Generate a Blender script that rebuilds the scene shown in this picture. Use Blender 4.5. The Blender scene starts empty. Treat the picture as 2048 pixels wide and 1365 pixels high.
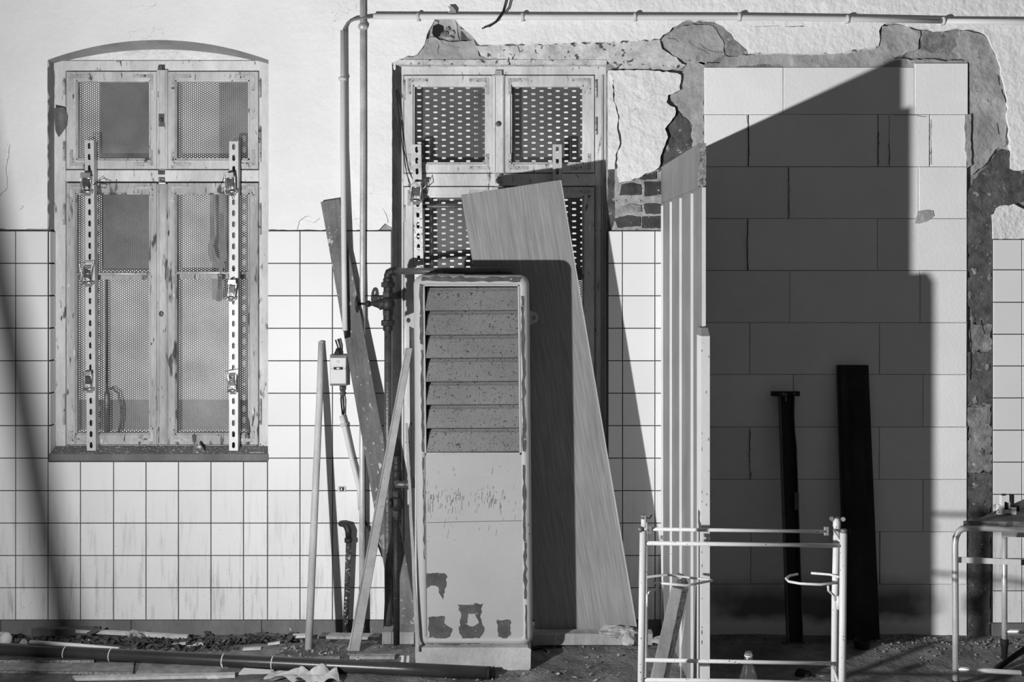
import bpy, bmesh, math, random
from mathutils import Vector, Matrix, noise
from mathutils.geometry import tessellate_polygon

# ------------------------------------------------------------------ scale, camera
S = 0.0023                 # metres per photograph pixel on the wall plane (y = 0)
DPX = 2060.0               # camera distance in the same pixels
D = DPX * S
HOR = 540.0                # eye level (row of the photograph)
CZ = 708 * S               # eye height above the yard
sc = bpy.context.scene
COL = sc.collection
R = random.Random(7)

def W(px, py, d=0.0):
    """point d metres in front of the wall that stands at this place of the photograph"""
    f = 1 - d / D
    return Vector(((px - 1024) * f * S, -d, CZ + (HOR - py) * f * S))

cam_d = bpy.data.cameras.new('camera')
cam = bpy.data.objects.new('camera', cam_d)
COL.objects.link(cam)
cam.location = (0, -D, CZ)
cam.rotation_euler = (math.pi / 2, 0, 0)
cam_d.sensor_width = 36
cam_d.lens = 36 * DPX / 2048
cam_d.shift_y = -(682.5 - HOR) / 2048
sc.camera = cam

# ------------------------------------------------------------------ light
world = bpy.data.worlds.new('World')
sc.world = world
world.use_nodes = True
bg = world.node_tree.nodes['Background']
bg.inputs[0].default_value = (1, 1, 1, 1)
bg.inputs[1].default_value = 0.10
sc.view_settings.view_transform = 'Standard'
sc.view_settings.look = 'None'
sc.view_settings.exposure = 0.0
sc.view_settings.gamma = 1.0
sc.view_settings.use_curve_mapping = False

LAMP = Vector((-670 * S, -1226 * S, CZ - 255 * S))
lamp_d = bpy.data.lights.new('work_lamp', 'SPOT')
lamp_d.energy = 430
lamp_d.shadow_soft_size = 0.03
lamp_d.spot_size = math.radians(178)
lamp_d.spot_blend = 1.0
lamp_d.use_nodes = True
_nt = lamp_d.node_tree
_em = [n for n in _nt.nodes if n.type == 'EMISSION'][0]
_fo = _nt.nodes.new('ShaderNodeLightFalloff')
_fo.inputs['Strength'].default_value = 0.104
_nt.links.new(_fo.outputs['Constant'], _em.inputs['Strength'])
lamp = bpy.data.objects.new('work_lamp', lamp_d)
COL.objects.link(lamp)
lamp.location = LAMP
lamp.rotation_euler = Vector((math.sin(math.radians(38)), math.cos(math.radians(38)), 0.30)).to_track_quat('-Z', 'Y').to_euler()

# ------------------------------------------------------------------ materials
MATS = {}
def mat(name, v, rough=0.7, metal=0.0, spec=0.25, var=(6, .12), specks=(), bump=(60, .15), bump2=None,
        stretch=(1, 1, 1), rot=0.0, grain=None, coord='pos', extra=None, bumpx=None):
    """grey procedural surface: broad variation, specks of another tone, fibre grain, fine relief"""
    m = bpy.data.materials.new(name)
    m.use_nodes = True
    nt = m.node_tree
    N, L = nt.nodes, nt.links
    b = N['Principled BSDF']
    b.inputs['Roughness'].default_value = rough
    b.inputs['Metallic'].default_value = metal
    b.inputs['Specular IOR Level'].default_value = spec
    if coord == 'pos':
        co = N.new('ShaderNodeNewGeometry').outputs['Position']
    else:
        co = N.new('ShaderNodeTexCoord').outputs['Object']
    mp = N.new('ShaderNodeMapping')
    mp.inputs['Rotation'].default_value = (0, rot, 0)
    mp.inputs['Scale'].default_value = stretch
    L.new(co, mp.inputs[0])
    c = mp.outputs[0]
    def nz(scale, detail=4, rg=.55, vec=None):
        n = N.new('ShaderNodeTexNoise')
        n.inputs['Scale'].default_value = scale
        n.inputs['Detail'].default_value = detail
        n.inputs['Roughness'].default_value = rg
        L.new(vec or c, n.inputs['Vector'])
        return n.outputs['Fac']
    def ramp(inp, a, b_, va, vb):
        r = N.new('ShaderNodeMapRange')
        r.inputs[1].default_value = a; r.inputs[2].default_value = b_
        r.inputs[3].default_value = va; r.inputs[4].default_value = vb
        L.new(inp, r.inputs[0])
        return r.outputs[0]
    def mth(op, a, b_):
        n = N.new('ShaderNodeMath'); n.operation = op
        for i, q in enumerate((a, b_)):
            if hasattr(q, 'links'): L.new(q, n.inputs[i])
            else: n.inputs[i].default_value = q
        return n.outputs[0]
    def mix(fac, a, b_):
        n = N.new('ShaderNodeMix')
        L.new(fac, n.inputs[0]) if hasattr(fac, 'links') else setattr(n.inputs[0], 'default_value', fac)
        for i, q in ((2, a), (3, b_)):
            if hasattr(q, 'links'): L.new(q, n.inputs[i])
            else: n.inputs[i].default_value = q
        return n.outputs[0]
    val = ramp(nz(var[0]), .3, .7, v * (1 - var[1]), v * (1 + var[1]))
    fine = ramp(nz(90, 2), .25, .75, 1 - var[1] * .35, 1 + var[1] * .35)
    val = mth('MULTIPLY', val, fine)
    if grain:
        gm = N.new('ShaderNodeMapping')
        gm.inputs['Scale'].default_value = (grain[0], grain[0], grain[0] * .035)
        L.new(c, gm.inputs[0])
        g = nz(1.0, 5, .6, gm.outputs[0])
        val = mth('MULTIPLY', val, ramp(g, .3, .7, 1 - grain[1], 1 + grain[1] * .6))
    for (sca, thr, tone) in specks:
        n1 = nz(sca, 3, .6)
        val = mix(ramp(n1, thr, thr + (.03 if sca > 35 else .06), 0, 1), val, tone)
    if extra:
        val = extra(dict(N=N, L=L, nz=nz, ramp=ramp, mth=mth, mix=mix, c=c, co=co), val)
    cc = N.new('ShaderNodeCombineColor')
    for i in range(3):
        L.new(val, cc.inputs[i])
    L.new(cc.outputs[0], b.inputs['Base Color'])
    if bump:
        bn = N.new('ShaderNodeBump')
        bn.inputs['Strength'].default_value = bump[1]
        bn.inputs['Distance'].default_value = 0.01
        h = nz(bump[0], 5, .6)
        if bump2:
            h = mth('ADD', h, mth('MULTIPLY', nz(bump2[0], 3), bump2[1]))
        if bumpx:
            sx_ = N.new('ShaderNodeSeparateXYZ'); L.new(co, sx_.inputs[0])
            h = mth('MULTIPLY', h, ramp(sx_.outputs[0], bumpx[0], bumpx[1], bumpx[2], 1))
        L.new(h, bn.inputs['Height'])
        L.new(bn.outputs[0], b.inputs['Normal'])
    MATS[name] = m
    return m

def ex_plaster(k, val):
    mth, nz, ramp, mix, N, L = k['mth'], k['nz'], k['ramp'], k['mix'], k['N'], k['L']
    v = N.new('ShaderNodeTexVoronoi'); v.feature = 'DISTANCE_TO_EDGE'
    v.inputs['Scale'].default_value = 2.6
    wob = N.new('ShaderNodeVectorMath'); wob.operation = 'ADD'
    n = N.new('ShaderNodeTexNoise'); n.inputs['Scale'].default_value = 5; n.inputs['Detail'].default_value = 4
    L.new(k['c'], n.inputs['Vector'])
    L.new(k['c'], wob.inputs[0]); L.new(n.outputs['Color'], wob.inputs[1])
    L.new(wob.outputs[0], v.inputs['Vector'])
    line = ramp(v.outputs['Distance'], .0, .006, 1, 0)
    mask = ramp(nz(2.2, 2), .56, .62, 0, .75)
    return mix(mth('MULTIPLY', line, mask), val, .12)

def ex_tile(k, val):
    mth, nz, ramp, mix, N, L = k['mth'], k['nz'], k['ramp'], k['mix'], k['N'], k['L']
    sep = N.new('ShaderNodeSeparateXYZ'); L.new(k['co'], sep.inputs[0])
    low = ramp(sep.outputs[2], .05, .75, 1, 0)
    st = N.new('ShaderNodeMapping'); st.inputs['Scale'].default_value = (42, 42, 3.5)
    L.new(k['c'], st.inputs[0])
    streak = ramp(nz(1.0, 4, .65, st.outputs[0]), .52, .74, 0, .62)
    val = mix(mth('MULTIPLY', streak, low), val, .16)
    sp = ramp(nz(75, 3, .7), .665, .70, 0, .8)
    val = mix(mth('MULTIPLY', sp, low), val, .06)
    oi = N.new('ShaderNodeObjectInfo')
    return mth('MULTIPLY', val, ramp(oi.outputs['Random'], 0, 1, .95, 1.03))

def ex_block(k, val):
    mth, nz, ramp, mix, N, L = k['mth'], k['nz'], k['ramp'], k['mix'], k['N'], k['L']
    sep = N.new('ShaderNodeSeparateXYZ'); L.new(k['co'], sep.inputs[0])
    z = mth('ADD', sep.outputs[2], mth('MULTIPLY', mth('SUBTRACT', nz(4, 3), .5), .12))
    a = ramp(z, .23, .10, 0, 1)
    b_ = ramp(z, .0, .04, 0, 1)
    xw = mth('ADD', sep.outputs[0], mth('MULTIPLY', mth('SUBTRACT', nz(3.5, 3), .5), .5))
    xl = ramp(xw, .86, 1.05, 0, 1)
    xr = ramp(xw, 1.96, 1.78, 0, 1)
    stain = mth('MULTIPLY', mth('MULTIPLY', a, b_), mth('MULTIPLY', xl, xr))
    val = mix(mth('MULTIPLY', stain, .9), val, .1)
    oi = N.new('ShaderNodeObjectInfo')
    return mth('MULTIPLY', val, ramp(oi.outputs['Random'], 0, 1, .93, 1.03))

def ex_rnd(lo, hi):
    def f(k, val):
        oi = k['N'].new('ShaderNodeObjectInfo')
        return k['mth']('MULTIPLY', val, k['ramp'](oi.outputs['Random'], 0, 1, lo, hi))
    return f

mat('plaster', .77, .85, var=(2.5, .06), bump=(30, .75), bump2=(8, 1.6), extra=ex_plaster, specks=((48, .745, .3),), bumpx=(-1.1, .1, .3))
mat('plaster_rough', .72, .9, var=(9, .07), bump=(34, .9), bump2=(9, 1.8), extra=ex_plaster, specks=((40, .74, .2),))
mat('plaster_stained', .52, .9, var=(14, .32), bump=(40, .5), specks=((38, .60, .09), (90, .66, .7)))
mat('masonry', .28, .95, var=(9, .35), bump=(36, .8), bump2=(12, 1.0), specks=((22, .68, .14),))
mat('mortar_light', .35, .95, var=(9, .28), bump=(30, .8), bump2=(8, 2.2), specks=((16, .67, .18), (32, .70, .12)))
mat('mortar_grey', .22, .95, var=(16, .45), bump=(34, .9), bump2=(9, 1.8), specks=((13, .60, .10), (24, .64, .42), (30, .69, .05)))
mat('mortar_dark', .095, .95, var=(15, .45), bump=(36, .9), bump2=(10, 1.8), specks=((19, .63, .30), (28, .66, .38), (15, .70, .03)))
mat('reveal_grey', .22, .9, var=(9, .2), stretch=(1, 1, .3), bump=(40, .25))  # darker grey than the wall plaster, for arch soffit and left reveal
mat('grout', .07, .9, var=(8, .2))
mat('tile', .735, .42, spec=.15, var=(3, .03), bump=(3, .02), extra=ex_tile)
mat('tile_trim', .62, .45, spec=.15, var=(3, .05), bump=(3, .02))
mat('skirting', .155, .8, var=(7, .25), stretch=(1, 1, .4), specks=((45, .72, .5), (40, .74, .03)))
mat('brick', .055, .9, var=(20, .35), bump=(50, .5), specks=((60, .68, .4),))
mat('brick_joint', .33, .95, var=(20, .3), bump=(50, .7), specks=((45, .62, .12), (50, .7, .6)))
mat('block', .80, .9, var=(5, .04), bump=(70, .15), extra=ex_block, specks=((22, .77, .5),))
mat('hole', .015, .95)  # flat black painted for the shade inside holes and cracks
mat('window_paint', .44, .6, var=(9, .26), stretch=(1, 1, .3), bump=(40, .4), specks=((22, .635, .10), (60, .67, .07), (40, .70, .72)))
mat('window_paint_light', .56, .6, var=(8, .22), stretch=(1, 1, .3), bump=(40, .4), specks=((24, .655, .12), (60, .68, .08)))
mat('window_worn', .38, .7, var=(9, .35), stretch=(1, 1, .2), bump=(45, .5), specks=((26, .60, .08), (60, .66, .06), (34, .68, .75)))
mat('old_timber', .12, .8, var=(8, .3), grain=(26, .4), bump=(40, .3))
mat('bracket', .40, .5, var=(16, .3), bump=(60, .3), specks=((60, .60, .06),))
mat('hinge_iron', .10, .5, metal=.4, var=(20, .4), specks=((60, .62, .4),))
mat('perforated_steel', .16, .5, metal=.3, var=(5, .35), bump=(60, .1))
mat('slotted_sheet', .085, .5, metal=.2, var=(4, .2), bump=(50, .08))
mat('zinc', .53, .5, metal=.3, var=(16, .12), stretch=(1, 1, .3), bump=(60, .08), specks=((70, .72, .2),))
mat('zinc_worn', .50, .5, metal=.3, var=(14, .25), bump=(60, .15), specks=((55, .62, .16),))
mat('buckle_steel', .62, .3, metal=.9, var=(30, .3), bump=(60, .1))
mat('buckle_dark', .07, .4, metal=.3, var=(30, .3))
mat('wire_black', .015, .5)
mat('strap', .19, .8, var=(12, .2), bump=(200, .2))
mat('print_black', .03, .8)
mat('conduit_grey', .62, .5, var=(4, .06), bump=(30, .04), specks=((40, .76, .3),))
mat('clip_grey', .55, .5, var=(10, .1))
mat('steel_pipe', .52, .38, metal=.25, spec=.6, var=(9, .25), bump=(60, .1), specks=((70, .70, .15),))
mat('iron_dark', .036, .5, metal=.35, var=(14, .35), bump=(70, .35), specks=((60, .70, .14),))
mat('iron_worn', .12, .4, metal=.5, var=(12, .35), bump=(70, .3), specks=((50, .64, .05),))
mat('rust_flaky', .06, .8, var=(24, .5), bump=(60, .8), specks=((70, .58, .5),))
mat('box_grey', .60, .5, var=(4, .04), bump=(60, .03))
mat('box_dark', .16, .6, var=(10, .25))
mat('plank_dirty', .15, .85, var=(5, .35), grain=(40, .3), rot=.17, bump=(40, .3),
    specks=((30, .64, .42), (60, .66, .5), (9, .62, .26)), stretch=(1, 1, .7))
mat('wood_grey', .33, .8, var=(6, .2), grain=(24, .35), bump=(40, .25), specks=((50, .72, .12),))
mat('wood_pale', .58, .75, var=(5, .15), grain=(28, .25), bump=(40, .15))
mat('pole_paint', .50, .55, var=(9, .2), stretch=(1, 1, .4), bump=(40, .2), specks=((22, .66, .24),))
mat('batten_grey', .34, .8, var=(14, .16), bump=(60, .3), specks=((70, .66, .22),))
mat('oak_veneer', .26, .6, var=(3, .08), grain=(150, .30), rot=.168, bump=(30, .05))
mat('oak_edge', .42, .6, var=(3, .08), grain=(120, .15), rot=.168)
mat('cabinet_paint', .40, .55, spec=.3, var=(3, .07), bump=(20, .05), specks=((60, .755, .08),))
mat('cabinet_rim', .42, .55, spec=.3, var=(6, .1), stretch=(1, 1, .3), bump=(30, .1), specks=((40, .68, .11),))
mat('cabinet_primer', .085, .7, var=(20, .3), bump=(60, .2), specks=((55, .66, .35),))
mat('louvre', .20, .5, spec=.3, var=(4, .15), bump=(30, .1), specks=((75, .63, .05), (140, .62, .055), (260, .62, .06)))
mat('concrete', .40, .9, var=(6, .22), bump=(45, .4), specks=((30, .69, .2),))
mat('rubble', .42, .9, var=(20, .35), bump=(40, .8), specks=((30, .66, .15),))
mat('door_face', .25, .6, var=(5, .12), grain=(20, .14), bump=(30, .1), specks=((45, .73, .6),))
mat('door_white', .74, .6, var=(5, .05), bump=(30, .15), specks=((38, .725, .1),))
mat('chipboard', .30, .9, var=(80, .5), bump=(90, .7), specks=((90, .60, .06), (110, .64, .5)))
mat('trestle_paint', .80, .45, var=(5, .05), bump=(30, .06), specks=((62, .68, .04), (130, .67, .05)))
mat('trestle_bolt', .22, .5, metal=.3, var=(20, .4))
mat('black_steel', .020, .5, metal=.2, var=(10, .3))
mat('steel_edge', .12, .4, metal=.5, var=(14, .3))
mat('board_black', .026, .8, var=(5, .4), grain=(20, .4))
mat('chrome', .74, .32, metal=.45, spec=.6, var=(14, .12), bump=(60, .04))
mat('flat_bar', .80, .45, metal=0, var=(8, .06))
mat('tabletop', .17, .85, var=(10, .35), bump=(50, .3), specks=((60, .68, .5),))
mat('plastic_white', .78, .45, var=(5, .03))
mat('rubber', .018, .7)
mat('pipe_black', .035, .32, spec=.5, var=(8, .25), bump=(40, .05), specks=((50, .73, .3),))
mat('tie_white', .72, .6)
mat('sheet_white', .62, .7, var=(6, .1), bump=(20, .2), specks=((50, .73, .15),))
mat('leaf', .055, .8, var=(30, .6), bump=(60, .3), extra=ex_rnd(.5, 1.8))
mat('chips', .30, .9, var=(40, .6))
mat('gravel', .20, .95, var=(60, .85), bump=(60, .5))
def ex_ground(k, val):
    n = k['nz'](3.2, 4)
    return k['mth']('MULTIPLY', val, k['ramp'](n, .35, .65, .55, 1.35))
mat('yard', .19, .95, var=(12, .3), bump=(55, .8), bump2=(18, 1.2), specks=((60, .69, .42), (45, .70, .03)), extra=ex_ground)

def emitter(name, v):
    m = bpy.data.materials.new(name); m.use_nodes = True
    nt = m.node_tree; N, L = nt.nodes, nt.links
    for n in list(N): N.remove(n)
    o = N.new('ShaderNodeOutputMaterial'); e = N.new('ShaderNodeEmission')
    t = N.new('ShaderNodeTexNoise'); t.inputs['Scale'].default_value = 5
    g = N.new('ShaderNodeNewGeometry'); L.new(g.outputs['Position'], t.inputs['Vector'])
    r = N.new('ShaderNodeMapRange'); r.inputs[1].default_value = .3; r.inputs[2].default_value = .7
    r.inputs[3].default_value = v * .7; r.inputs[4].default_value = v * 1.25
    L.new(t.outputs['Fac'], r.inputs[0]); L.new(r.outputs[0], e.inputs['Strength'])
    L.new(e.outputs[0], o.inputs[0])
    MATS[name] = m
emitter('panel_glow', .80)  # self-glowing tones for the panels added behind the windows
emitter('panel_glow_dim', .10)
emitter('panel_glow_mid', .30)

def glass(name, dust, gloss=.06, ior=None):
    m = bpy.data.materials.new(name); m.use_nodes = True
    nt = m.node_tree; N, L = nt.nodes, nt.links
    for n in list(N): N.remove(n)
    o = N.new('ShaderNodeOutputMaterial')
    tr = N.new('ShaderNodeBsdfTransparent'); df = N.new('ShaderNodeBsdfDiffuse'); gl = N.new('ShaderNodeBsdfGlossy')
    df.inputs[0].default_value = (.5, .5, .5, 1); gl.inputs['Roughness'].default_value = .08
    g = N.new('ShaderNodeNewGeometry')
    t = N.new('ShaderNodeTexNoise'); t.inputs['Scale'].default_value = 4; t.inputs['Detail'].default_value = 6
    L.new(g.outputs['Position'], t.inputs['Vector'])
    r = N.new('ShaderNodeMapRange'); r.inputs[1].default_value = .4; r.inputs[2].default_value = .65
    r.inputs[3].default_value = dust * .4; r.inputs[4].default_value = dust * 1.5
    L.new(t.outputs['Fac'], r.inputs[0])
    m1 = N.new('ShaderNodeMixShader'); L.new(r.outputs[0], m1.inputs[0]); L.new(tr.outputs[0], m1.inputs[1]); L.new(df.outputs[0], m1.inputs[2])
    m2 = N.new('ShaderNodeMixShader'); m2.inputs[0].default_value = gloss
    L.new(m1.outputs[0], m2.inputs[1]); L.new(gl.outputs[0], m2.inputs[2]); L.new(m2.outputs[0], o.inputs[0])
    MATS[name] = m
glass('pane_dusty', .13, .03)
glass('pane_clear', .03, .03)
glass('pane_half', .05, .03)
glass('bottle_glass', .10, .22)

# ------------------------------------------------------------------ builders
class B:
    """collects shapes into one mesh"""
    def __init__(self): self.v = []; self.f = []; self.s = []
    def add(self, vs, fs, smooth=False):
        o = len(self.v)
        self.v += [Vector(q) for q in vs]
        for q in fs:
            self.f.append(tuple(i + o for i in q)); self.s.append(smooth)
        return self
    def box(self, c, size, mtx=None):
        x, y, z = (q / 2 for q in size)
        vs = [Vector((i * x, j * y, k * z)) for i in (-1, 1) for j in (-1, 1) for k in (-1, 1)]
        if mtx: vs = [mtx @ q for q in vs]
        vs = [q + Vector(c) for q in vs]
        return self.add(vs, [(0, 1, 3, 2), (4, 6, 7, 5), (0, 4, 5, 1), (2, 3, 7, 6), (0, 2, 6, 4), (1, 5, 7, 3)])
    def rect(self, x0, y0, x1, y1, df, db, ch=0.0, skew=0.0):
        """board whose front face fills this rectangle of the photograph; ch = chamfer in metres"""
        pts = [(x0, y1), (x1, y1), (x1, y0), (x0, y0)]
        return self.quad([W(*p, df) for p in pts], db - df, ch)
    def quad(self, P, dd, ch=0.0):
        """front quad P (counter-clockwise seen from the camera), extruded by -dd towards the wall"""
        n = len(P); back = Vector((0, -dd, 0))
        if ch > 0:
            c = sum(P, Vector()) / n
            fr = []
            for i in range(n):
                a, b_, e = P[i - 1], P[i], P[(i + 1) % n]
                u = (a - b_).normalized(); w = (e - b_).normalized()
                fr.append(b_ + (u + w) * ch)
            mid = [p + Vector((0, ch, 0)) for p in P]
            bk = [p + back for p in P]
            vs = fr + mid + bk
            fs = [tuple(range(n)), tuple(reversed(range(2 * n, 3 * n)))]
            for i in range(n):
                j = (i + 1) % n
                fs += [(n + i, n + j, j, i), (2 * n + i, 2 * n + j, n + j, n + i)]
        else:
            vs = list(P) + [p + back for p in P]
            fs = [tuple(range(n)), tuple(reversed(range(n, 2 * n)))]
            for i in range(n):
                j = (i + 1) % n
                fs.append((n + i, n + j, j, i))
        return self.add(vs, fs)
    def poly(self, pts, df, db, holes=(), raw=False):
        loops = [pts] + list(holes)
        if raw: L3 = [[Vector(p) for p in lp] for lp in loops]
        else: L3 = [[W(p[0], p[1], df) for p in lp] for lp in loops]
        flat = [p for lp in L3 for p in lp]
        tris = tessellate_polygon([[Vector((p.x, p.z, 0)) for p in lp] for lp in L3])
        n = len(flat); dy = Vector((0, df - db, 0))
        fs = []
        for t in tris:
            a, b_, c = (flat[i] for i in t)
            up = (b_ - a).cross(c - a).y < 0
            t2 = t if up else tuple(reversed(t))
            fs.append(t2); fs.append(tuple(n + i for i in reversed(t2)))
        o = 0
        for lp in L3:
            k = len(lp)
            for i in range(k):
                a, b_ = o + i, o + (i + 1) % k
                fs.append((a, b_, n + b_, n + a))
            o += k
        return self.add(flat + [p + dy for p in flat], fs)
    def tube(self, path, r, n=10, caps=True, sm=True):
        P = [Vector(p) for p in path]
        rs = r if isinstance(r, (list, tuple)) else [r] * len(P)
        T = []
        for i in range(len(P)):
            a = P[max(i - 1, 0)]; b_ = P[min(i + 1, len(P) - 1)]
            T.append((b_ - a).normalized())
        u = T[0].orthogonal().normalized()
        vs = []
        for i, p in enumerate(P):
            u = (u - T[i] * u.dot(T[i])).normalized()
            w = T[i].cross(u)
            for k in range(n):
                a = 2 * math.pi * k / n
                vs.append(p + (u * math.cos(a) + w * math.sin(a)) * rs[i])
        fs = []
        for i in range(len(P) - 1):
            for k in range(n):
                k2 = (k + 1) % n
                fs.append((i * n + k, i * n + k2, (i + 1) * n + k2, (i + 1) * n + k))
        self.add(vs, fs, sm)
        if caps:
            o = len(self.v) - len(vs)
            self.f.append(tuple(o + k for k in reversed(range(n)))); self.s.append(False)
            self.f.append(tuple(o + (len(P) - 1) * n + k for k in range(n))); self.s.append(False)
        return self
    def lathe(self, p0, axis, prof, n=14, sm=True):
        """prof = [(distance along axis, radius)]"""
        p0 = Vector(p0); ax = Vector(axis).normalized()
        u = ax.orthogonal().normalized(); w = ax.cross(u)
        vs = []
        for (t, r) in prof:
            for k in range(n):
                a = 2 * math.pi * k / n
                vs.append(p0 + ax * t + (u * math.cos(a) + w * math.sin(a)) * max(r, 1e-5))
        fs = []
        for i in range(len(prof) - 1):
            for k in range(n):
                k2 = (k + 1) % n
                fs.append((i * n + k, i * n + k2, (i + 1) * n + k2, (i + 1) * n + k))
        o = len(self.v)
        self.add(vs, fs, sm)
        self.f.append(tuple(o + k for k in reversed(range(n)))); self.s.append(False)
        self.f.append(tuple(o + (len(prof) - 1) * n + k for k in range(n))); self.s.append(False)
        return self
    def blob(self, c, size, seed, n=10, m=7, amp=.3):
        """lump of rubble"""
        c = Vector(c); vs = []; fs = []
        for i in range(m + 1):
            th = math.pi * i / m
            for k in range(n):
                ph = 2 * math.pi * k / n
                q = Vector((math.sin(th) * math.cos(ph), math.sin(th) * math.sin(ph), math.cos(th)))
                s_ = 1 + amp * noise.noise(q * 1.7 + Vector((seed * 3.1, seed, 0))) + amp * .6 * noise.noise(q * 4 + Vector((0, seed, 1)))
                vs.append(c + Vector((q.x * size[0], q.y * size[1], q.z * size[2])) * s_)
        for i in range(m):
            for k in range(n):
                k2 = (k + 1) % n
                fs.append((i * n + k, (i + 1) * n + k, (i + 1) * n + k2, i * n + k2))
        return self.add(vs, fs)

def link(name, data, parent=None):
    o = bpy.data.objects.new(name, data)
    COL.objects.link(o)
    if parent: o.parent = parent
    return o

def abs_loc(o):
    v = Vector((0, 0, 0))
    while o:
        v += o.location; o = o.parent
    return v

def obj(name, b, material, parent=None, origin=None):
    """ONE mesh object; a part is stored relative to the thing it belongs to"""
    me = bpy.data.meshes.new(name)
    base = abs_loc(parent) if parent else Vector((0, 0, 0))
    if origin is None:
        if parent: origin = base
        else:
            xs = [q.x for q in b.v]; ys = [q.y for q in b.v]; zs = [q.z for q in b.v]
            origin = Vector(((min(xs) + max(xs)) / 2, (min(ys) + max(ys)) / 2, min(zs)))
    origin = Vector(origin)
    me.from_pydata([tuple(q - origin) for q in b.v], [], b.f)
    me.polygons.foreach_set('use_smooth', b.s)
    me.update()
    bm = bmesh.new(); bm.from_mesh(me)
    bmesh.ops.recalc_face_normals(bm, faces=bm.faces) if len(bm.faces) < 6000 else None
    bm.to_mesh(me); bm.free()
    me.materials.append(MATS[material])
    o = link(name, me, parent)
    o.location = origin - base
    return o

def pieces(name, b, material, parent):
    """separate lumps of one kind, each a part of its own"""
    par = list(range(len(b.v)))
    def find(i):
        while par[i] != i:
            par[i] = par[par[i]]; i = par[i]
        return i
    for f_ in b.f:
        for q in f_[1:]:
            par[find(q)] = find(f_[0])
    groups = {}
    for i in range(len(b.v)): groups.setdefault(find(i), []).append(i)
    for g in groups.values():
        idx = {q: k for k, q in enumerate(g)}
        nb = B(); nb.v = [b.v[q] for q in g]
        for f_, sm in zip(b.f, b.s):
            if f_[0] in idx: nb.f.append(tuple(idx[q] for q in f_)); nb.s.append(sm)
        obj(name, nb, material, parent)

def tag(o, label=None, cat=None, group=None, kind=None):
    if label: o['label'] = label
    if cat: o['category'] = cat
    if group: o['group'] = group
    if kind: o['kind'] = kind
    return o

def thing(name, loc, label, cat, group=None):
    o = bpy.data.objects.new(name, None)
    COL.objects.link(o)
    o.empty_display_size = .05
    o.location = loc
    return tag(o, label, cat, group)

def struct(name, loc=(0, 0, 0)):
    o = bpy.data.objects.new(name, None)
    COL.objects.link(o); o.location = loc
    o['kind'] = 'structure'
    return o

def rag(pts, amp, step=9, seed=1):
    """broken edge: subdivide and jitter the sides of a polygon; a third value scales the jitter of the side that starts there"""
    r = random.Random(seed); out = []
    n = len(pts)
    for i in range(n):
        a = pts[i]; b_ = pts[(i + 1) % n]
        k = a[2] if len(a) > 2 else 1.0
        dx, dy = b_[0] - a[0], b_[1] - a[1]
        ln = math.hypot(dx, dy)
        m = max(1, int(ln / step)) if k > 0 else 1
        for j in range(m):
            t = j / m
            off = 0 if j == 0 else r.uniform(-amp, amp) * k
            out.append((a[0] + dx * t - dy / max(ln, 1e-6) * off, a[1] + dy * t + dx / max(ln, 1e-6) * off))
    return out

def arc(x0, x1, yend, yapex, n=24):
    return [(x0 + (x1 - x0) * i / n, yend - (yend - yapex) * (1 - (2 * i / n - 1) ** 2)) for i in range(n + 1)]

# ================================================================== THE WALL
wall = struct('wall_back')
ARCH = arc(95, 537, 120, 80)
hole1 = ARCH + [(537, 918), (97, 918)]
hole2 = [(785, 126), (1213, 126), (1213, 1262), (785, 1262)]
b = B(); b.poly([(-260, -260), (2310, -260), (2310, 1330), (-260, 1330)], -.024, -.17, holes=[hole1, hole2])
obj('masonry', b, 'masonry', wall)

# plaster coat, one continuous sheet with its broken edges
pl = [(-260, -260, 0), (2310, -260, 0), (2310, 338, 0), (2047, 340), (2028, 341), (2021, 337), (2023, 281), (2016, 246), (2013, 190),
      (2006, 160), (2002, 135), (1995, 118), (1985, 95), (1975, 72), (1960, 62), (1940, 58), (1920, 56), (1890, 62), (1840, 57),
      (1815, 52), (1800, 47), (1770, 47), (1758, 62), (1760, 80), (1757, 92), (1740, 96), (1690, 104), (1640, 108), (1560, 106),
      (1500, 107), (1480, 84), (1455, 60), (1440, 48), (1420, 42), (1375, 40), (1345, 55), (1320, 78), (1210, 84), (1130, 86),
      (960, 90), (950, 79), (943, 70), (930, 60), (915, 45), (910, 38), (870, 38), (858, 60), (852, 78), (845, 95), (835, 108),
      (800, 118), (784, 126, .15), (784, 455), (770, 447), (758, 460, .4), (690, 460, .4), (605, 460, .4), (537, 459, .1), (537, 120, 0)]
pl += [(x, y, 0) for x, y in reversed(ARCH[1:-1])] + [(95, 120, .15), (95, 458, .4), (-260, 458, 0)]
b = B(); b.poly(rag(pl, 2.6, 9, 3), 0, -.024)
obj('plaster_coat', b, 'plaster', wall)
b = B(); b.poly(rag([(1986, 478, .3), (1984, 430), (2000, 412), (2028, 408), (2047, 418), (2310, 415, 0), (2310, 478, .3)], 2.2, 8, 5), -.001, -.024)
obj('plaster_patch', b, 'plaster_rough', wall)
# a coat that has come loose beside the second window, cracked in two
b = B(); b.poly(rag([(1217, 141, .3), (1290, 140), (1340, 145), (1362, 150), (1360, 180), (1336, 190), (1333, 205), (1350, 215), (1350, 232),
                     (1330, 258), (1336, 275), (1324, 306), (1318, 335), (1300, 345), (1262, 362), (1238, 366), (1235, 345), (1235, 310),
                     (1244, 285), (1238, 255), (1240, 232), (1229, 195), (1228, 160)], 2.0, 7, 8), .006, -.02)
obj('loose_plaster', b, 'plaster_rough', wall)
b = B(); b.poly(rag([(1216, 143, .1), (1225, 143), (1226, 195), (1236, 232), (1234, 255), (1240, 285), (1231, 310), (1230, 338), (1216, 339, .1)], 1.2, 7, 9), -.002, -.02)
obj('loose_plaster', b, 'plaster_rough', wall)
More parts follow.
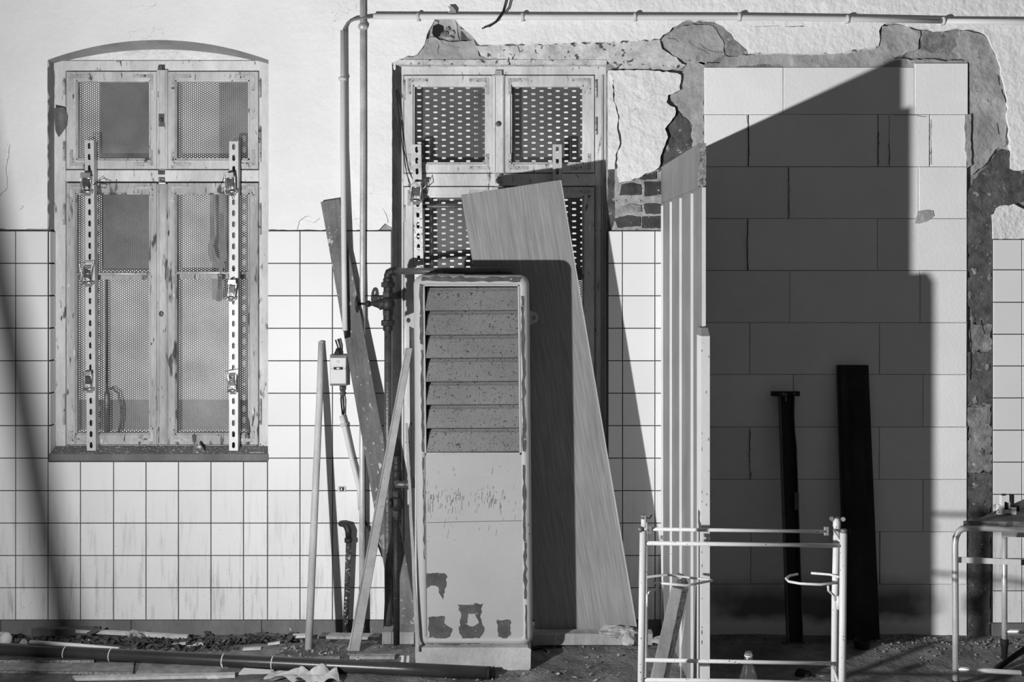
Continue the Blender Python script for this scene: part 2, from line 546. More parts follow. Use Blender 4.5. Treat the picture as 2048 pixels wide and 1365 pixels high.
# stained lintel bands
b = B(); b.poly(rag([(950, 92), (1130, 88), (1210, 86), (1320, 80), (1324, 98), (1345, 112), (1372, 130), (1360, 140), (1240, 138), (1214, 122, .3), (1000, 118), (962, 112)], 2.5, 8, 12), -.007, -.024)
obj('lintel_band', b, 'plaster_stained', wall)
b = B(); b.poly(rag([(1492, 86), (1640, 84), (1756, 84), (1752, 98), (1700, 106), (1640, 110), (1560, 108), (1505, 108)], 2, 8, 13), -.005, -.024)
obj('lintel_band', b, 'plaster_stained', wall)
# mortar spread round the walled-up doorway
def patch(pts, df, m, seed, amp=2.5, name='mortar_patch'):
    b = B(); b.poly(rag(pts, amp, 8, seed), df, -.026); return obj(name, b, m, wall)
patch([(1322, 80), (1350, 58), (1385, 48), (1425, 52), (1445, 80), (1450, 110), (1408, 130), (1390, 125), (1345, 110)], -.012, 'mortar_light', 21)
patch([(1395, 42), (1440, 46), (1458, 62), (1480, 84), (1498, 108), (1470, 118), (1450, 108), (1440, 70)], -.017, 'mortar_grey', 22)
patch([(1450, 112), (1560, 108), (1700, 106), (1760, 92), (1790, 118), (1840, 120), (1935, 122, .5), (1935, 134), (1830, 140), (1700, 146), (1570, 142), (1560, 128), (1430, 136)], -.010, 'mortar_light', 23)
patch([(1362, 150), (1375, 122), (1410, 126), (1408, 300, .3), (1385, 330), (1384, 250), (1352, 214), (1338, 194), (1360, 182)], -.012, 'mortar_light', 24)
patch([(1352, 222), (1372, 238), (1385, 250), (1386, 300), (1350, 330), (1316, 345), (1324, 306), (1336, 276), (1332, 258)], -.016, 'mortar_dark', 25)
patch([(1764, 52), (1800, 50), (1840, 62), (1836, 100), (1790, 116), (1758, 100)], -.008, 'mortar_light', 26)
patch([(1838, 60), (1890, 64), (1922, 60), (1912, 95), (1880, 106), (1842, 100)], -.016, 'mortar_grey', 27)
patch([(1920, 62), (1955, 66), (1975, 76), (1990, 112), (1996, 122), (1940, 124), (1908, 104)], -.008, 'mortar_light', 28)
patch([(1938, 122), (1998, 122), (2006, 165), (2013, 200), (2012, 290), (1990, 300), (1970, 330), (1944, 350), (1940, 230, .3)], -.011, 'mortar_light', 29)
patch([(1998, 300), (2018, 304), (2022, 338), (2060, 345, 0), (2060, 400, 0), (2030, 408), (1986, 424), (1984, 475, .4), (1934, 490, .3), (1932, 395), (1948, 360), (1972, 338)], -.008, 'mortar_dark', 30)
patch([(1934, 486), (1985, 474, .3), (1985, 560), (1940, 560)], -.0105, 'mortar_dark', 31, 5)
patch([(1938, 556), (1985, 556, .3), (1985, 650), (1941, 644)], -.0095, 'mortar_dark', 32, 5)
patch([(1940, 648), (1985, 650), (1984, 700), (1944, 706)], -.009, 'mortar_grey', 33, 5)
patch([(1936, 704), (1985, 700, .3), (1984, 810), (1934, 815)], -.0105, 'mortar_dark', 34, 5)
patch([(1936, 815), (1984, 810), (1984, 940), (1934, 945)], -.0095, 'mortar_grey', 35, 5)
patch([(1934, 945), (1984, 940), (1982, 1100), (1932, 1100)], -.010, 'mortar_dark', 36, 5)
patch([(1932, 1098), (1982, 1098, .3), (1980, 1285, .3), (1930, 1290)], -.009, 'mortar_dark', 37, 5)
for i, (x, y, r_) in enumerate(((1979, 556, 5), (1944, 642, 6), (1962, 905, 7), (1940, 590, 5), (1975, 735, 5), (1950, 800, 5))):
    b = B(); b.blob(W(x, y, -.010), (r_ * S * .8, .006, r_ * S * 1.4), i + 3, 12, 8, .6)
    obj('mortar_lump', b, 'mortar_grey', wall)
# broken-out hole over the second window: mortar, stones, dark patches painted for the shade in its recesses
patch([(836, 110), (848, 95), (854, 78), (862, 74), (905, 84), (948, 80), (956, 96), (958, 112), (1000, 118), (990, 123), (800, 124), (806, 118)], -.010, 'mortar_light', 41)
patch([(870, 40), (910, 40), (914, 52), (918, 80), (900, 82), (880, 72), (862, 74), (856, 66)], -.017, 'mortar_light', 42)
patch([(866, 52), (876, 47), (887, 52), (888, 62), (880, 72), (868, 74), (864, 66)], -.0165, 'hole', 43, 2.6)  # black patch painted for the shade in the broken-out part
patch([(922, 62), (940, 80), (922, 80)], -.012, 'mortar_dark', 44, .6)
patch([(918, 56), (930, 60), (944, 70), (950, 76), (946, 80), (938, 78), (924, 62)], -.006, 'mortar_light', 45, 1)
for i, (x, y, rx, ry) in enumerate(((872, 45, 5, 3.5), (889, 68, 8, 4.5), (904, 66, 6, 5), (896, 58, 5, 4), (857, 56, 5, 5), (862, 47, 4, 4), (900, 76, 9, 3.5))):
    b = B(); b.blob(W(x, y, -.012), (rx * S, .010, ry * S), i + 20)
    obj('stone', b, 'mortar_grey' if i % 2 else 'mortar_light', wall)

# cracks drawn as black strips laid on the coats, inner shade painted
def crack(pts, d, w, seed):
    r = random.Random(seed); P = []
    for i in range(len(pts) - 1):
        (xa, ya), (xb, yb) = pts[i], pts[i + 1]
        m = max(2, int(math.hypot(xb - xa, yb - ya) / 6))
        for j in range(m): P.append((xa + (xb - xa) * j / m + r.uniform(-1.3, 1.3), ya + (yb - ya) * j / m + r.uniform(-1, 1)))
    P.append(pts[-1])
    Lp = [(x - w * r.uniform(.3, 1), y) for x, y in P]; Rp = [(x + w * r.uniform(.3, 1), y + w * .7) for x, y in P]
    b = B(); b.poly(Lp + Rp[::-1], d + .0006, d - .001); obj('crack', b, 'hole', wall)
for i, (pts, d, w) in enumerate((([(874, 82), (877, 92), (877, 108)], -.010, .9), ([(862, 55), (858, 66), (856, 86)], -.010, .8), ([(877, 74), (886, 86), (905, 92), (920, 94)], -.010, .7),
        ([(596, 458), (598, 442), (612, 432), (622, 434)], 0, .6), ([(764, 416), (772, 428), (776, 446)], 0, .8), ([(640, 436), (628, 446), (600, 436)], 0, .5),
        ([(1860, 240), (1859, 280), (1860, 330)], .004, 1.0), ([(1757, 262), (1757, 328)], .004, 1.2), ([(1779, 285), (1779, 330)], .004, 1.1), ([(1783, 230), (1830, 231), (1852, 234)], .004, 1.0),
        ([(1996, 150), (2000, 170)], -.010, 1.4), ([(2004, 178), (2012, 205)], -.010, 1.0), ([(1994, 245), (1998, 268)], -.010, .9), ([(1336, 76), (1350, 78), (1358, 84)], -.011, .9), ([(1378, 82), (1386, 92), (1402, 98), (1418, 108)], -.011, .7),
        ([(1400, 86), (1412, 98), (1430, 104), (1448, 104)], -.011, .7), ([(1939, 640), (1942, 690), (1941, 760)], -.008, 1.4), ([(1962, 640), (1970, 668)], -.008, 1.0), ([(1580, 53), (1610, 52), (1570, 53)], 0, .6), ([(1510, 53), (1560, 52)], 0, .6),
        ([(20, 290), (12, 340), (16, 375), (0, 392)], 0, .45), ([(36, 410), (48, 412), (40, 420)], 0, .4), ([(960, 122), (1000, 121), (1040, 123)], -.006, .7), ([(1036, 92), (1040, 104)], -.006, .8),
        ([(1495, 232), (1498, 300), (1496, 332)], .004, 1.2), ([(1577, 336), (1579, 380), (1578, 436)], .004, .9), ([(1497, 440), (1493, 480), (1496, 540)], .004, 1.1), ([(1500, 860), (1499, 910), (1502, 960)], .004, 1.3))):
    crack(pts, d, w * (.55 if d > .001 else 1), 200 + i)

# bricks laid bare beside the second window
patch([(1216, 340), (1236, 338), (1238, 366), (1262, 362), (1300, 345), (1326, 335), (1330, 462, 0), (1216, 462, 0)], -.0195, 'brick_joint', 51)
for i, pts in enumerate(([(1243, 369), (1262, 366), (1281, 370), (1282, 390), (1239, 391)], [(1288, 364), (1326, 364), (1326, 389), (1290, 393)],
                         [(1238, 414), (1262, 408), (1282, 411), (1283, 424), (1240, 425)], [(1288, 408), (1308, 407), (1326, 412), (1326, 428), (1292, 428)],
                         [(1228, 438), (1254, 431), (1280, 434), (1280, 453), (1236, 456)], [(1284, 434), (1326, 432), (1326, 457), (1284, 456)],
                         [(1272, 356), (1290, 351), (1312, 343), (1312, 358), (1288, 360)])):
    b = B(); b.poly(rag(pts, 1.0, 7, 60 + i), -.012, -.024)
    obj('brick', b, 'brick' if i != 2 else 'mortar_grey', wall)
b = B(); b.poly(rag([(1216, 340), (1229, 338), (1229, 440), (1222, 462), (1216, 462)], .8, 9, 71), -.018, -.024)
obj('mortar_patch', b, 'mortar_dark', wall)

# ------------------------------------------------------------------ tiles
GY = [462, 527, 592, 657, 722, 787, 852, 917, 982, 1047, 1112, 1176.5, 1241]
bed = B()
bed.poly([(-260, 462), (97, 462), (97, 922), (536, 922), (536, 462), (784, 462), (784, 1241), (-260, 1241)], -.0045, -.024)
bed.poly([(1214, 462), (1408, 462), (1408, 1241), (1214, 1241)], -.0045, -.024)
bed.poly([(1985, 478), (2310, 478), (2310, 1247), (1985, 1247)], -.0045, -.024)
obj('grout_bed', bed, 'grout', wall)
tile_cache = {}
def tile(x0, y0, x1, y1, m='tile'):
    j = .95
    w, h = round((x1 - x0 - 2 * j) * S, 5), round((y1 - y0 - 2 * j) * S, 5)
    if w <= .004 or h <= .004: return
    key = (w, h, m)
    if key not in tile_cache:
        b = B()
        P = [Vector((-w / 2, 0, -h / 2)), Vector((w / 2, 0, -h / 2)), Vector((w / 2, 0, h / 2)), Vector((-w / 2, 0, h / 2))]
        b.quad(P, -.007, .0011)
        o = obj('tile', b, m, wall, origin=(0, 0, 0))
        tile_cache[key] = o.data
    else:
        o = link('tile', tile_cache[key], wall)
    c = W((x0 + x1) / 2, (y0 + y1) / 2, 0)
    o.location = c + Vector((0, -R.uniform(.0006, .0016), 0))
    o.rotation_euler = (R.uniform(-.004, .004), R.uniform(-.0015, .0015), R.uniform(-.004, .004))
GX = [-259, -229, -164, -99, -34, 31, 96, 161, 227, 292, 357, 422, 487, 535, 600, 665, 730, 783]
for r_ in range(12):
    for c_ in range(len(GX) - 1):
        x0, x1, y0, y1 = GX[c_], GX[c_ + 1], GY[r_], GY[r_ + 1]
        if x0 >= 95 and x1 <= 536:
            if y1 <= 920: continue
            y0 = max(y0, 924)
        tile(x0, y0, x1, y1)
for r_ in range(12):
    for x0, x1 in ((1216, 1245), (1245, 1310), (1310, 1375), (1375, 1407)):
        tile(x0, GY[r_], x1, GY[r_ + 1])
GYR = [479, 540, 605, 669, 732.5, 796.5, 861, 925, 989.5, 1054, 1118, 1182.5, 1247]
for r_ in range(12):
    for x0, x1 in ((1986, 2044), (2044, 2109), (2109, 2174), (2174, 2239), (2239, 2304)):
        tile(x0, GYR[r_], x1, GYR[r_ + 1])
# glazed returns in the reveal of the first window
for r_ in range(7):
    b = B(); z1, z0 = W(0, GY[r_] + 1.5).z, W(0, min(GY[r_ + 1], 916) - 1.5).z
    x = W(97.5, 0).x
    b.box((x + .003, .036, (z0 + z1) / 2), (.006, .066, z1 - z0))
    obj('tile', b, 'tile_trim', wall)

# skirting
sk = struct('baseboard_back')
def skirt(x0, x1, y0):
    n = max(1, int((x1 - x0) / 240)); w = (x1 - x0) / n
    for i in range(n):
        b = B(); b.rect(x0 + i * w + .6, y0, x0 + (i + 1) * w - .6, 1325, .004 + R.uniform(0, .0015), -.02, .001)
        obj('skirting_tile', b, 'skirting', sk)
skirt(-260, 784, 1242); skirt(1214, 1405, 1242); skirt(1985, 2310, 1248)

# ------------------------------------------------------------------ blocks of the walled-up doorway
BY = [126, 229, 333.5, 437.5, 541.5, 646, 750, 855, 960, 1065, 1170, 1290]
BX = [[1409, 1567, 1830, 1937], [1409, 1497, 1756, 1779, 1860, 1935], [1409, 1577, 1838, 1935], [1409, 1495, 1755, 1935], [1409, 1580, 1841, 1935],
      [1409, 1500, 1760, 1935], [1409, 1587, 1847, 1935], [1409, 1500, 1759, 1935], [1409, 1585, 1847, 1935], [1409, 1502, 1760, 1935], [1409, 1590, 1861, 1935]]
for r_ in range(11):
    xs = BX[r_]
    for i in range(len(xs) - 1):
        g = .45
        gl = g + (.9 if (r_, i) in ((1, 1), (2, 1), (3, 1), (1, 2), (1, 4)) else 0)
        y0 = BY[r_] + g
        if r_ == 0 and i < 2: y0 += 8
        b = B()
        P = [W(xs[i] + gl, BY[r_ + 1] - g, 0), W(xs[i + 1] - g + R.uniform(-.5, .2), BY[r_ + 1] - g, 0), W(xs[i + 1] - g, y0, 0), W(xs[i] + gl + R.uniform(-.2, .6), y0, 0)]
        dd = Vector((0, .002 + R.uniform(0, .003), 0))
        b.quad([p + dd for p in P], -.022, .0018)
        obj('block', b, 'block', wall)
b = B(); b.poly([(1409, 126), (1936, 126), (1936, 1300), (1409, 1300)], -.013, -.024)
obj('joint_mortar', b, 'mortar_grey', wall)
patch([(1836, 423), (1850, 420), (1866, 422), (1868, 432), (1852, 444), (1838, 448), (1830, 446)], .0015, 'mortar_light', 91, 1)
patch([(1930, 230), (1942, 228), (1944, 330), (1936, 335), (1930, 290)], .001, 'mortar_light', 92, 2)

# ================================================================== YARD
def gz(x, d):
    """height of the yard: a trough along the wall, level further out"""
    t = min(max((d - .10) / .18, 0), 1); t = t * t * (3 - 2 * t)
    return -.052 * (1 - t) + .010 * noise.noise(Vector((x * 3, d * 3, .3))) + .004 * noise.noise(Vector((x * 14, d * 14, 5)))
b = B()
NX, ND = 240, 60
xs = [-3.4 + 6.8 * i / NX for i in range(NX + 1)]
ds = [-.02 + 1.3 * j / ND for j in range(ND + 1)]
vs = [Vector((x, -d, gz(x, d) + (0 if j < ND else -.0))) for j, d in enumerate(ds) for x in xs]
fs = [(j * (NX + 1) + i + 1, j * (NX + 1) + i, (j + 1) * (NX + 1) + i, (j + 1) * (NX + 1) + i + 1) for j in range(ND) for i in range(NX)]
b.add(vs, fs, True)
gvs = [(-9, .02, -.06), (9, .02, -.06), (9, -10, -.012), (-9, -10, -.012), (-3.4, .02, -.06), (3.4, .02, -.06), (3.4, -1.28, 0), (-3.4, -1.28, 0)]
b.add([(-9, .02, -.06), (-3.4, .02, -.055), (-3.4, -1.28, -.004), (-9, -1.28, -.012), (3.4, .02, -.055), (9, .02, -.06), (9, -1.28, -.012), (3.4, -1.28, -.004),
       (-9, -12, -.012), (9, -12, -.012)], [(0, 1, 2, 3), (4, 5, 6, 7), (3, 2, 7, 6, 9, 8)])
yard = obj('ground', b, 'yard', origin=(0, 0, 0)); yard['kind'] = 'structure'

# ================================================================== WINDOWS
FD = -.060     # front of the window frames, behind the wall face
def hexsheet(x0, y0, x1, y1, d, pitch=4.5, hole=1.42):
    b = B(); vs = []; fs = []
    f = 1 - d / D
    cx = pitch * math.sqrt(3) / 2
    ncol = int((x1 - x0) / cx) + 1; nrow = int((y1 - y0) / pitch) + 1
    R_ = pitch / math.sqrt(3)
    for i in range(ncol):
        for j in range(nrow):
            px = x0 + i * cx; py = y0 + j * pitch + (pitch / 2 if i % 2 else 0)
            o = len(vs)
            for q in range(6):
                a = math.pi / 3 * q
                vs.append(W(px + R_ * math.cos(a), py + R_ * math.sin(a), d))
            for q in range(6):
                a = math.pi / 3 * q
                vs.append(W(px + hole * math.cos(a), py + hole * math.sin(a), d))
            for q in range(6):
                q2 = (q + 1) % 6
                fs.append((o + q, o + q2, o + 6 + q2, o + 6 + q))
    return b.add(vs, fs)
def slotcell(vs, fs, cx, cz, w, h, a, c, r_, y, vert=False):
    hp = [(-a, -r_), (a, -r_), (a + c, -r_ * .45), (a + c, r_ * .45), (a, r_), (-a, r_), (-a - c, r_ * .45), (-a - c, -r_ * .45)]
    op = [(-a, -h), (a, -h), (w, -h), (w, h), (a, h), (-a, h), (-w, h), (-w, -h)]
    o = len(vs)
    for u, v in op + hp:
        if vert: u, v = v, u
        vs.append(Vector((cx + u, y, cz + v)))
    for q in range(8):
        q2 = (q + 1) % 8
        t = (o + q, o + q2, o + 8 + q2, o + 8 + q)
        fs.append(t if not vert else tuple(reversed(t)))
def slotsheet(x0, y0, x1, y1, d, drift=0.0):
    b = B(); vs = []; fs = []
    px, py = 16.25, 12.2
    k = (1 - d / D) * S
    for i in range(int((x1 - x0) / px) + 1):
        for j in range(int((y1 - y0) / py) + 1):
            c = W(x0 + i * px + drift * j, y0 + j * py + (py / 2 if i % 2 else 0), d)
            slotcell(vs, fs, c.x, c.z, px / 2 * k, py / 2 * k, 2.5 * k, 1.7 * k, 1.75 * k, c.y)
    return b.add(vs, fs)

def sash(root, x0, y0, x1, y1, gx0, gy0, gx1, gy1, pane, brackets='tlbr', m='window_paint', df=FD + .006):
    b = B()
    for q in ((x0, y0, gx0, y1), (gx1, y0, x1, y1)):
        b.rect(*q, df, df - .035, .002)
    b.rect(gx0, y0, gx1, gy0, df - .0006, df - .035, .002); b.rect(gx0, gy1, gx1, y1, df - .0006, df - .035, .002)
    # glazing bead
    t = 3.2
    for q in ((gx0, gy0, gx0 + t, gy1), (gx1 - t, gy0, gx1, gy1), (gx0, gy0, gx1, gy0 + t), (gx0, gy1 - t, gx1, gy1)):
        b.rect(*q, df - .008, df - .034, .001)
    s_ = obj('sash', b, m, root)
    b = B(); e = df - .037
    for q in ((x0 - 4, y0 - 4, gx0 - 6, y1 + 4), (gx1 + 6, y0 - 4, x1 + 4, y1 + 4), (gx0 - 6, y0 - 4, gx1 + 6, gy0 - 6), (gx0 - 6, gy1 + 6, gx1 + 6, y1 + 4)):
        b.rect(*q, e, e - .004)
    obj('gap_backing', b, 'old_timber', root)  # dark strips added to keep the sash gaps dark against the glow
    b = B(); b.rect(gx0 - 1, gy0 - 1, gx1 + 1, gy1 + 1, df - .018, df - .021)
    obj('pane', b, pane, s_)
    for (ex, ey, sx, sy) in ((x0, y0, 1, 1), (x1, y0, -1, 1), (x0, y1, 1, -1), (x1, y1, -1, -1)):
        b = B(); ox, oy = ex + sx * 7, ey + sy * 6
        wv, hv = 40, 32
        b.rect(min(ox, ox + sx * wv), min(oy, oy + sy * 6.5), max(ox, ox + sx * wv), max(oy, oy + sy * 6.5), df + .0022, df - .001, .0006)
        b.rect(min(ox, ox + sx * 6.5), min(oy + sy * 6.5, oy + sy * hv), max(ox, ox + sx * 6.5), max(oy + sy * 6.5, oy + sy * hv), df + .0022, df - .001, .0006)
        for (u, v) in ((4, 3.2), (wv - 5, 3.2), (3.2, hv - 5), (wv * .5, 3.2)):
            b.lathe(W(ox + sx * u, oy + sy * v, df + .002), (0, -1, 0), [(0, .0035), (.001, .003)], 8)
        obj('corner_bracket', b, 'bracket', s_)
    return s_

# ---- window 1, under the segmental arch
w1 = struct('window_1', W(317, 918, FD))
b = B()
b.rect(108, 122, 131, 905, FD, FD - .06, .002); b.rect(518, 122, 540, 905, FD, FD - .06, .002)
b.rect(107, 121, 541, 141, FD + .001, FD - .06, .002); b.rect(131, 340, 518, 363, FD + .003, FD - .06, .003)
b.rect(131, 891, 518, 906, FD - .002, FD - .06, .003)
obj('window_frame', b, 'window_paint_light', w1)
b = B(); b.poly(arc(104, 540, 126, 92) + [(540, 136), (104, 136)], FD - .008, FD - .05)
obj('arch_infill', b, 'plaster_rough', w1)
# splayed soffit of the arch
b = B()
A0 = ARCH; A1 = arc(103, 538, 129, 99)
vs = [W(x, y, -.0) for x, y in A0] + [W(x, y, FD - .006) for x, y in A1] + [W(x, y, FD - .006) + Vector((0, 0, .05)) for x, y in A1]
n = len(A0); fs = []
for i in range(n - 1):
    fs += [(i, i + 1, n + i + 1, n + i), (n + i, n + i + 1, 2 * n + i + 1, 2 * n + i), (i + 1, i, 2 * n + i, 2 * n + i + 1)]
b.add(vs, fs); obj('arch_soffit', b, 'reveal_grey', w1)
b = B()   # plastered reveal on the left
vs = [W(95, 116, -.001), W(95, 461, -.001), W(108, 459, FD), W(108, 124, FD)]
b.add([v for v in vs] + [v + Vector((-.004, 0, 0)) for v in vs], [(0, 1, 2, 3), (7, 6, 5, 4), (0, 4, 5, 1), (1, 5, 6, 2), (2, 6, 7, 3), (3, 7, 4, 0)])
obj('reveal', b, 'reveal_grey', w1)
sash(w1, 132.3, 143, 313, 338, 152, 160, 301, 320, 'pane_dusty')
sash(w1, 335, 143, 516.5, 338, 350, 160, 499, 320, 'pane_half')
sash(w1, 132.3, 366, 313, 890, 150, 386, 301, 870, 'pane_half', m='window_worn')
sash(w1, 335, 366, 516.5, 890, 350, 386, 499, 870, 'pane_half', m='window_worn')
b = B(); b.rect(313, 139, 335, 338, FD + .014, FD - .02, .003); b.rect(317, 143, 319, 336, FD + .017, FD, .001); b.rect(329, 143, 331, 336, FD + .017, FD, .001)
obj('mullion_cover', b, 'window_paint', w1)
b = B(); b.rect(313, 368, 335, 890, FD + .014, FD - .02, .003); b.rect(316, 372, 318.5, 886, FD + .018, FD, .001); b.rect(329.5, 372, 332, 886, FD + .018, FD, .001)
obj('mullion_cover', b, 'window_worn', w1)
b = B(); b.rect(317, 228, 328, 253, FD + .019, FD + .01, .001); b.lathe(W(322.5, 240, FD + .017), (0, -1, 0), [(0, .009), (.008, .008), (.012, .005)], 10)
obj('lock_plate', b, 'hinge_iron', w1)
for (x, y) in ((322, 135), (322, 360), (322, 344)):
    b = B(); b.rect(x - 6, y - 4, x + 6, y + 5, FD + .016, FD - .002, .001); b.rect(x - 3, y - 1, x + 3, y + 4, FD + .02, FD + .01, .001)
    obj('bolt_keeper', b, 'hinge_iron', w1)
b = B(); b.blob(W(322, 628, FD + .016), (.012, .004, .014), 2, 8, 6); obj('lock_knob', b, 'hinge_iron', w1)
for (x, y0, y1) in ((128, 160, 190), (128, 285, 322), (520, 160, 195), (520, 255, 325), (128, 410, 450), (128, 790, 850), (520, 410, 470), (521, 800, 850)):
    b = B(); b.tube([W(x, y0, FD + .004), W(x, y1, FD + .004)], .0055, 8)
    b.lathe(W(x, y0, FD + .004), (0, 0, 1), [(0, .006), (.006, .003)], 8)
    obj('hinge', b, 'bracket', w1)
for (x0, x1, y) in ((150, 304, 551), (347, 503, 549)):
    b = B(); b.tube([W(x0, y - 3, FD - .004), W(x1, y - 3, FD - .004)], .007, 8)
    obj('cross_rod', b, 'zinc_worn', w1)
    b = B(); b.rect(x0, y - 6, x1 - 2, y + 9, FD - .045, FD - .06, .001)
    obj('glazing_bar', b, 'window_worn', w1)
SD = -.150
for (q, p) in (((150, 158, 303, 322), 4.5), ((348, 158, 501, 322), 4.5), ((148, 384, 303, 872), 4.5), ((348, 384, 501, 872), 4.5)):
    obj('perforated_sheet', hexsheet(*q, SD, p), 'perforated_steel', w1)
# glowing panels added behind the sheets, standing in for a lit room
for (q, m, dd) in (((110, 130, 540, 920), 'panel_glow', -.42), ((200, 150, 318, 345), 'panel_glow_dim', -.20), ((438, 150, 520, 345), 'panel_glow_mid', -.20),
                   ((205, 375, 318, 540), 'panel_glow_dim', -.20), ((425, 375, 470, 600), 'panel_glow_mid', -.20), ((150, 800, 520, 860), 'panel_glow_mid', -.22)):
    b = B(); b.rect(*q, dd, dd - .004); obj('glow_panel', b, m, w1)
# sloping sill with a dark lip
b = B()
vs = [W(98, 909, .004), W(537, 909, .004), W(536, 890, FD - .01), W(108, 890, FD - .01)]
lo = [W(98, 922, .004), W(537, 922, .004), W(536, 922, FD - .01), W(108, 922, FD - .01)]
b.add(vs + lo, [(0, 1, 2, 3), (4, 5, 1, 0), (5, 6, 2, 1), (7, 4, 0, 3), (6, 7, 3, 2), (7, 6, 5, 4)])
obj('window_sill', b, 'skirting', w1)
b = B(); r_ = random.Random(31)
for i in range(420):
    x = r_.uniform(105, 530); t = r_.random()
    p = W(x, 909 - 17 * t, .004 - t * .06) + Vector((0, 0, .001))
    s_ = r_.uniform(.0012, .0045)
    b.box(p, (s_ * r_.uniform(1, 3), s_, s_ * .7), Matrix.Rotation(r_.uniform(0, 3), 3, 'Z'))
tag(obj('sill_grit', b, 'chips', w1), kind='stuff')
b = B(); b.poly([(396, 883), (404, 893), (411, 905), (398, 908), (386, 898)], -.012, -.016); b.poly([(386, 898), (400, 903), (402, 912), (388, 908)], -.004, -.008)
tag(obj('shard', b, 'hinge_iron'), 'dark broken shard lying on the sill of the arched window', 'shard')
b = B(); b.rect(499, 905, 528, 909.5, -.008, -.028, .001)
tag(obj('wood_chip', b, 'wood_pale'), 'pale wood chip in the right corner of the arched window sill', 'wood chip')
b = B()
vs = [W(106, 216, -.010), W(128, 215, -.045), W(135, 232, -.048), (W(133, 252, -.046)), W(117, 274, -.03), W(111, 262, -.018)]
b.add(vs + [v + Vector((.001, .003, 0)) for v in vs], [(0, 1, 2, 3, 4, 5), (11, 10, 9, 8, 7, 6)] + [(i, 6 + i, 6 + (i + 1) % 6, (i + 1) % 6) for i in range(6)])
tag(obj('slate_shard', b, 'old_timber'), 'grey pointed splinter stuck in the left reveal of the arched window', 'shard')

# ---- window 2, tall, behind the cabinet
w2 = struct('window_2', W(1000, 1262, FD))
b = B()
b.rect(803, 128, 807, 1262, FD, FD - .06, .002); b.rect(1190, 128, 1216, 1262, FD, FD - .06, .002)
b.rect(802, 128, 1217, 149, FD + .001, FD - .06, .002); b.rect(807, 347, 1190, 372, FD + .003, FD - .06, .003)
obj('window_frame', b, 'window_paint_light', w2)
b = B(); b.rect(1193, 372, 1202, 1255, FD + .012, FD - .02, .002); b.rect(1203, 150, 1207, 1255, FD + .006, FD, .001)
obj('jamb_bead', b, 'window_worn', w2)
b = B()
vs = [W(784.5, 124, -.001), W(784.5, 1262, -.001), W(803, 1250, FD), W(803, 128, FD)]
b.add(vs + [v + Vector((-.004, 0, 0)) for v in vs], [(0, 1, 2, 3), (7, 6, 5, 4), (0, 4, 5, 1), (1, 5, 6, 2), (2, 6, 7, 3), (3, 7, 4, 0)])
obj('jamb_board', b, 'old_timber', w2)
b = B(); b.rect(784, 119, 1214, 129, -.004, FD - .04, .002); obj('lintel_edge', b, 'plaster_stained', w2)
sash(w2, 808, 151, 985, 345.5, 826, 170, 973, 328, 'pane_clear', m='window_paint_light')
sash(w2, 1009, 151, 1188.8, 345.5, 1021, 170, 1168, 328, 'pane_clear', m='window_paint_light')
sash(w2, 808, 374, 985, 1240, 826, 392, 973, 1210, 'pane_clear', m='window_paint_light')
sash(w2, 1009, 374, 1188.8, 1240, 1021, 392, 1168, 1210, 'pane_clear')
b = B(); b.rect(985, 150, 1009, 346, FD + .014, FD - .02, .003); b.rect(988, 153, 990.5, 344, FD + .018, FD, .001); b.rect(1004, 153, 1006.5, 344, FD + .018, FD, .001)
obj('mullion_cover', b, 'window_paint_light', w2)
b = B(); b.rect(985, 374, 1009, 1240, FD + .014, FD - .02, .003); obj('mullion_cover', b, 'window_paint', w2)
b = B(); b.lathe(W(997, 248, FD + .013), (0, -1, 0), [(0, .013), (.004, .013), (.006, .009), (.006, .006), (.010, .006)], 14); obj('lock_plate', b, 'hinge_iron', w2)
for (x, y) in ((997, 145), (997, 350), (997, 362)):
    b = B(); b.rect(x - 7, y - 4, x + 7, y + 5, FD + .017, FD - .002, .001); b.rect(x - 3, y, x + 3, y + 4, FD + .02, FD + .01, .001)
    obj('bolt_keeper', b, 'bracket', w2)
for (x, y0, y1) in ((1192, 160, 195), (1192, 235, 270), (1192, 430, 470), (809, 160, 200), (809, 410, 445)):
    b = B(); b.tube([W(x, y0, FD + .004), W(x, y1, FD + .004)], .0055, 8); obj('hinge', b, 'bracket', w2)
obj('slotted_sheet', slotsheet(822, 170, 980, 330, -.15, .06), 'slotted_sheet', w2)
obj('slotted_sheet', slotsheet(1018, 170, 1175, 330, -.15, .06), 'slotted_sheet', w2)
obj('slotted_sheet', slotsheet(822, 394, 980, 640, -.15, .06), 'slotted_sheet', w2)
obj('slotted_sheet', slotsheet(1018, 394, 1175, 532, -.15, .06), 'slotted_sheet', w2)
obj('perforated_sheet', hexsheet(1090, 562, 1175, 760, -.15), 'perforated_steel', w2)
for (x0, x1, y) in ((822, 976, 413), (1018, 1172, 553)):
    b = B(); b.tube([W(x0, y, FD - .004), W(x1, y, FD - .004)], .009, 8); obj('cross_rod', b, 'iron_worn', w2)
b = B(); b.rect(1018, 534, 1172, 561, -.155, -.165); obj('blind_strip', b, 'black_steel', w2)
b = B(); b.rect(780, 130, 1216, 1262, -.40, -.404); obj('glow_panel', b, 'panel_glow', w2)  # glowing panel added behind the slots in place of a lit room
b = B(); b.rect(950, 150, 1045, 345, -.22, -.224); obj('glow_panel', b, 'panel_glow_mid', w2)
b = B(); b.blob(W(789, 134, -.01), (.008, .006, .012), 4, 8, 6, .5); obj('torn_paper', b, 'plaster_rough', w2)
b = B(); b.tube([W(792, 180, -.02), W(806, 300, -.045), W(814, 350, -.03), W(826, 382, -.012)], .0022, 6); b.tube([W(803, 240, -.05), W(810, 330, -.03), W(822, 384, -.012)], .0018, 6)
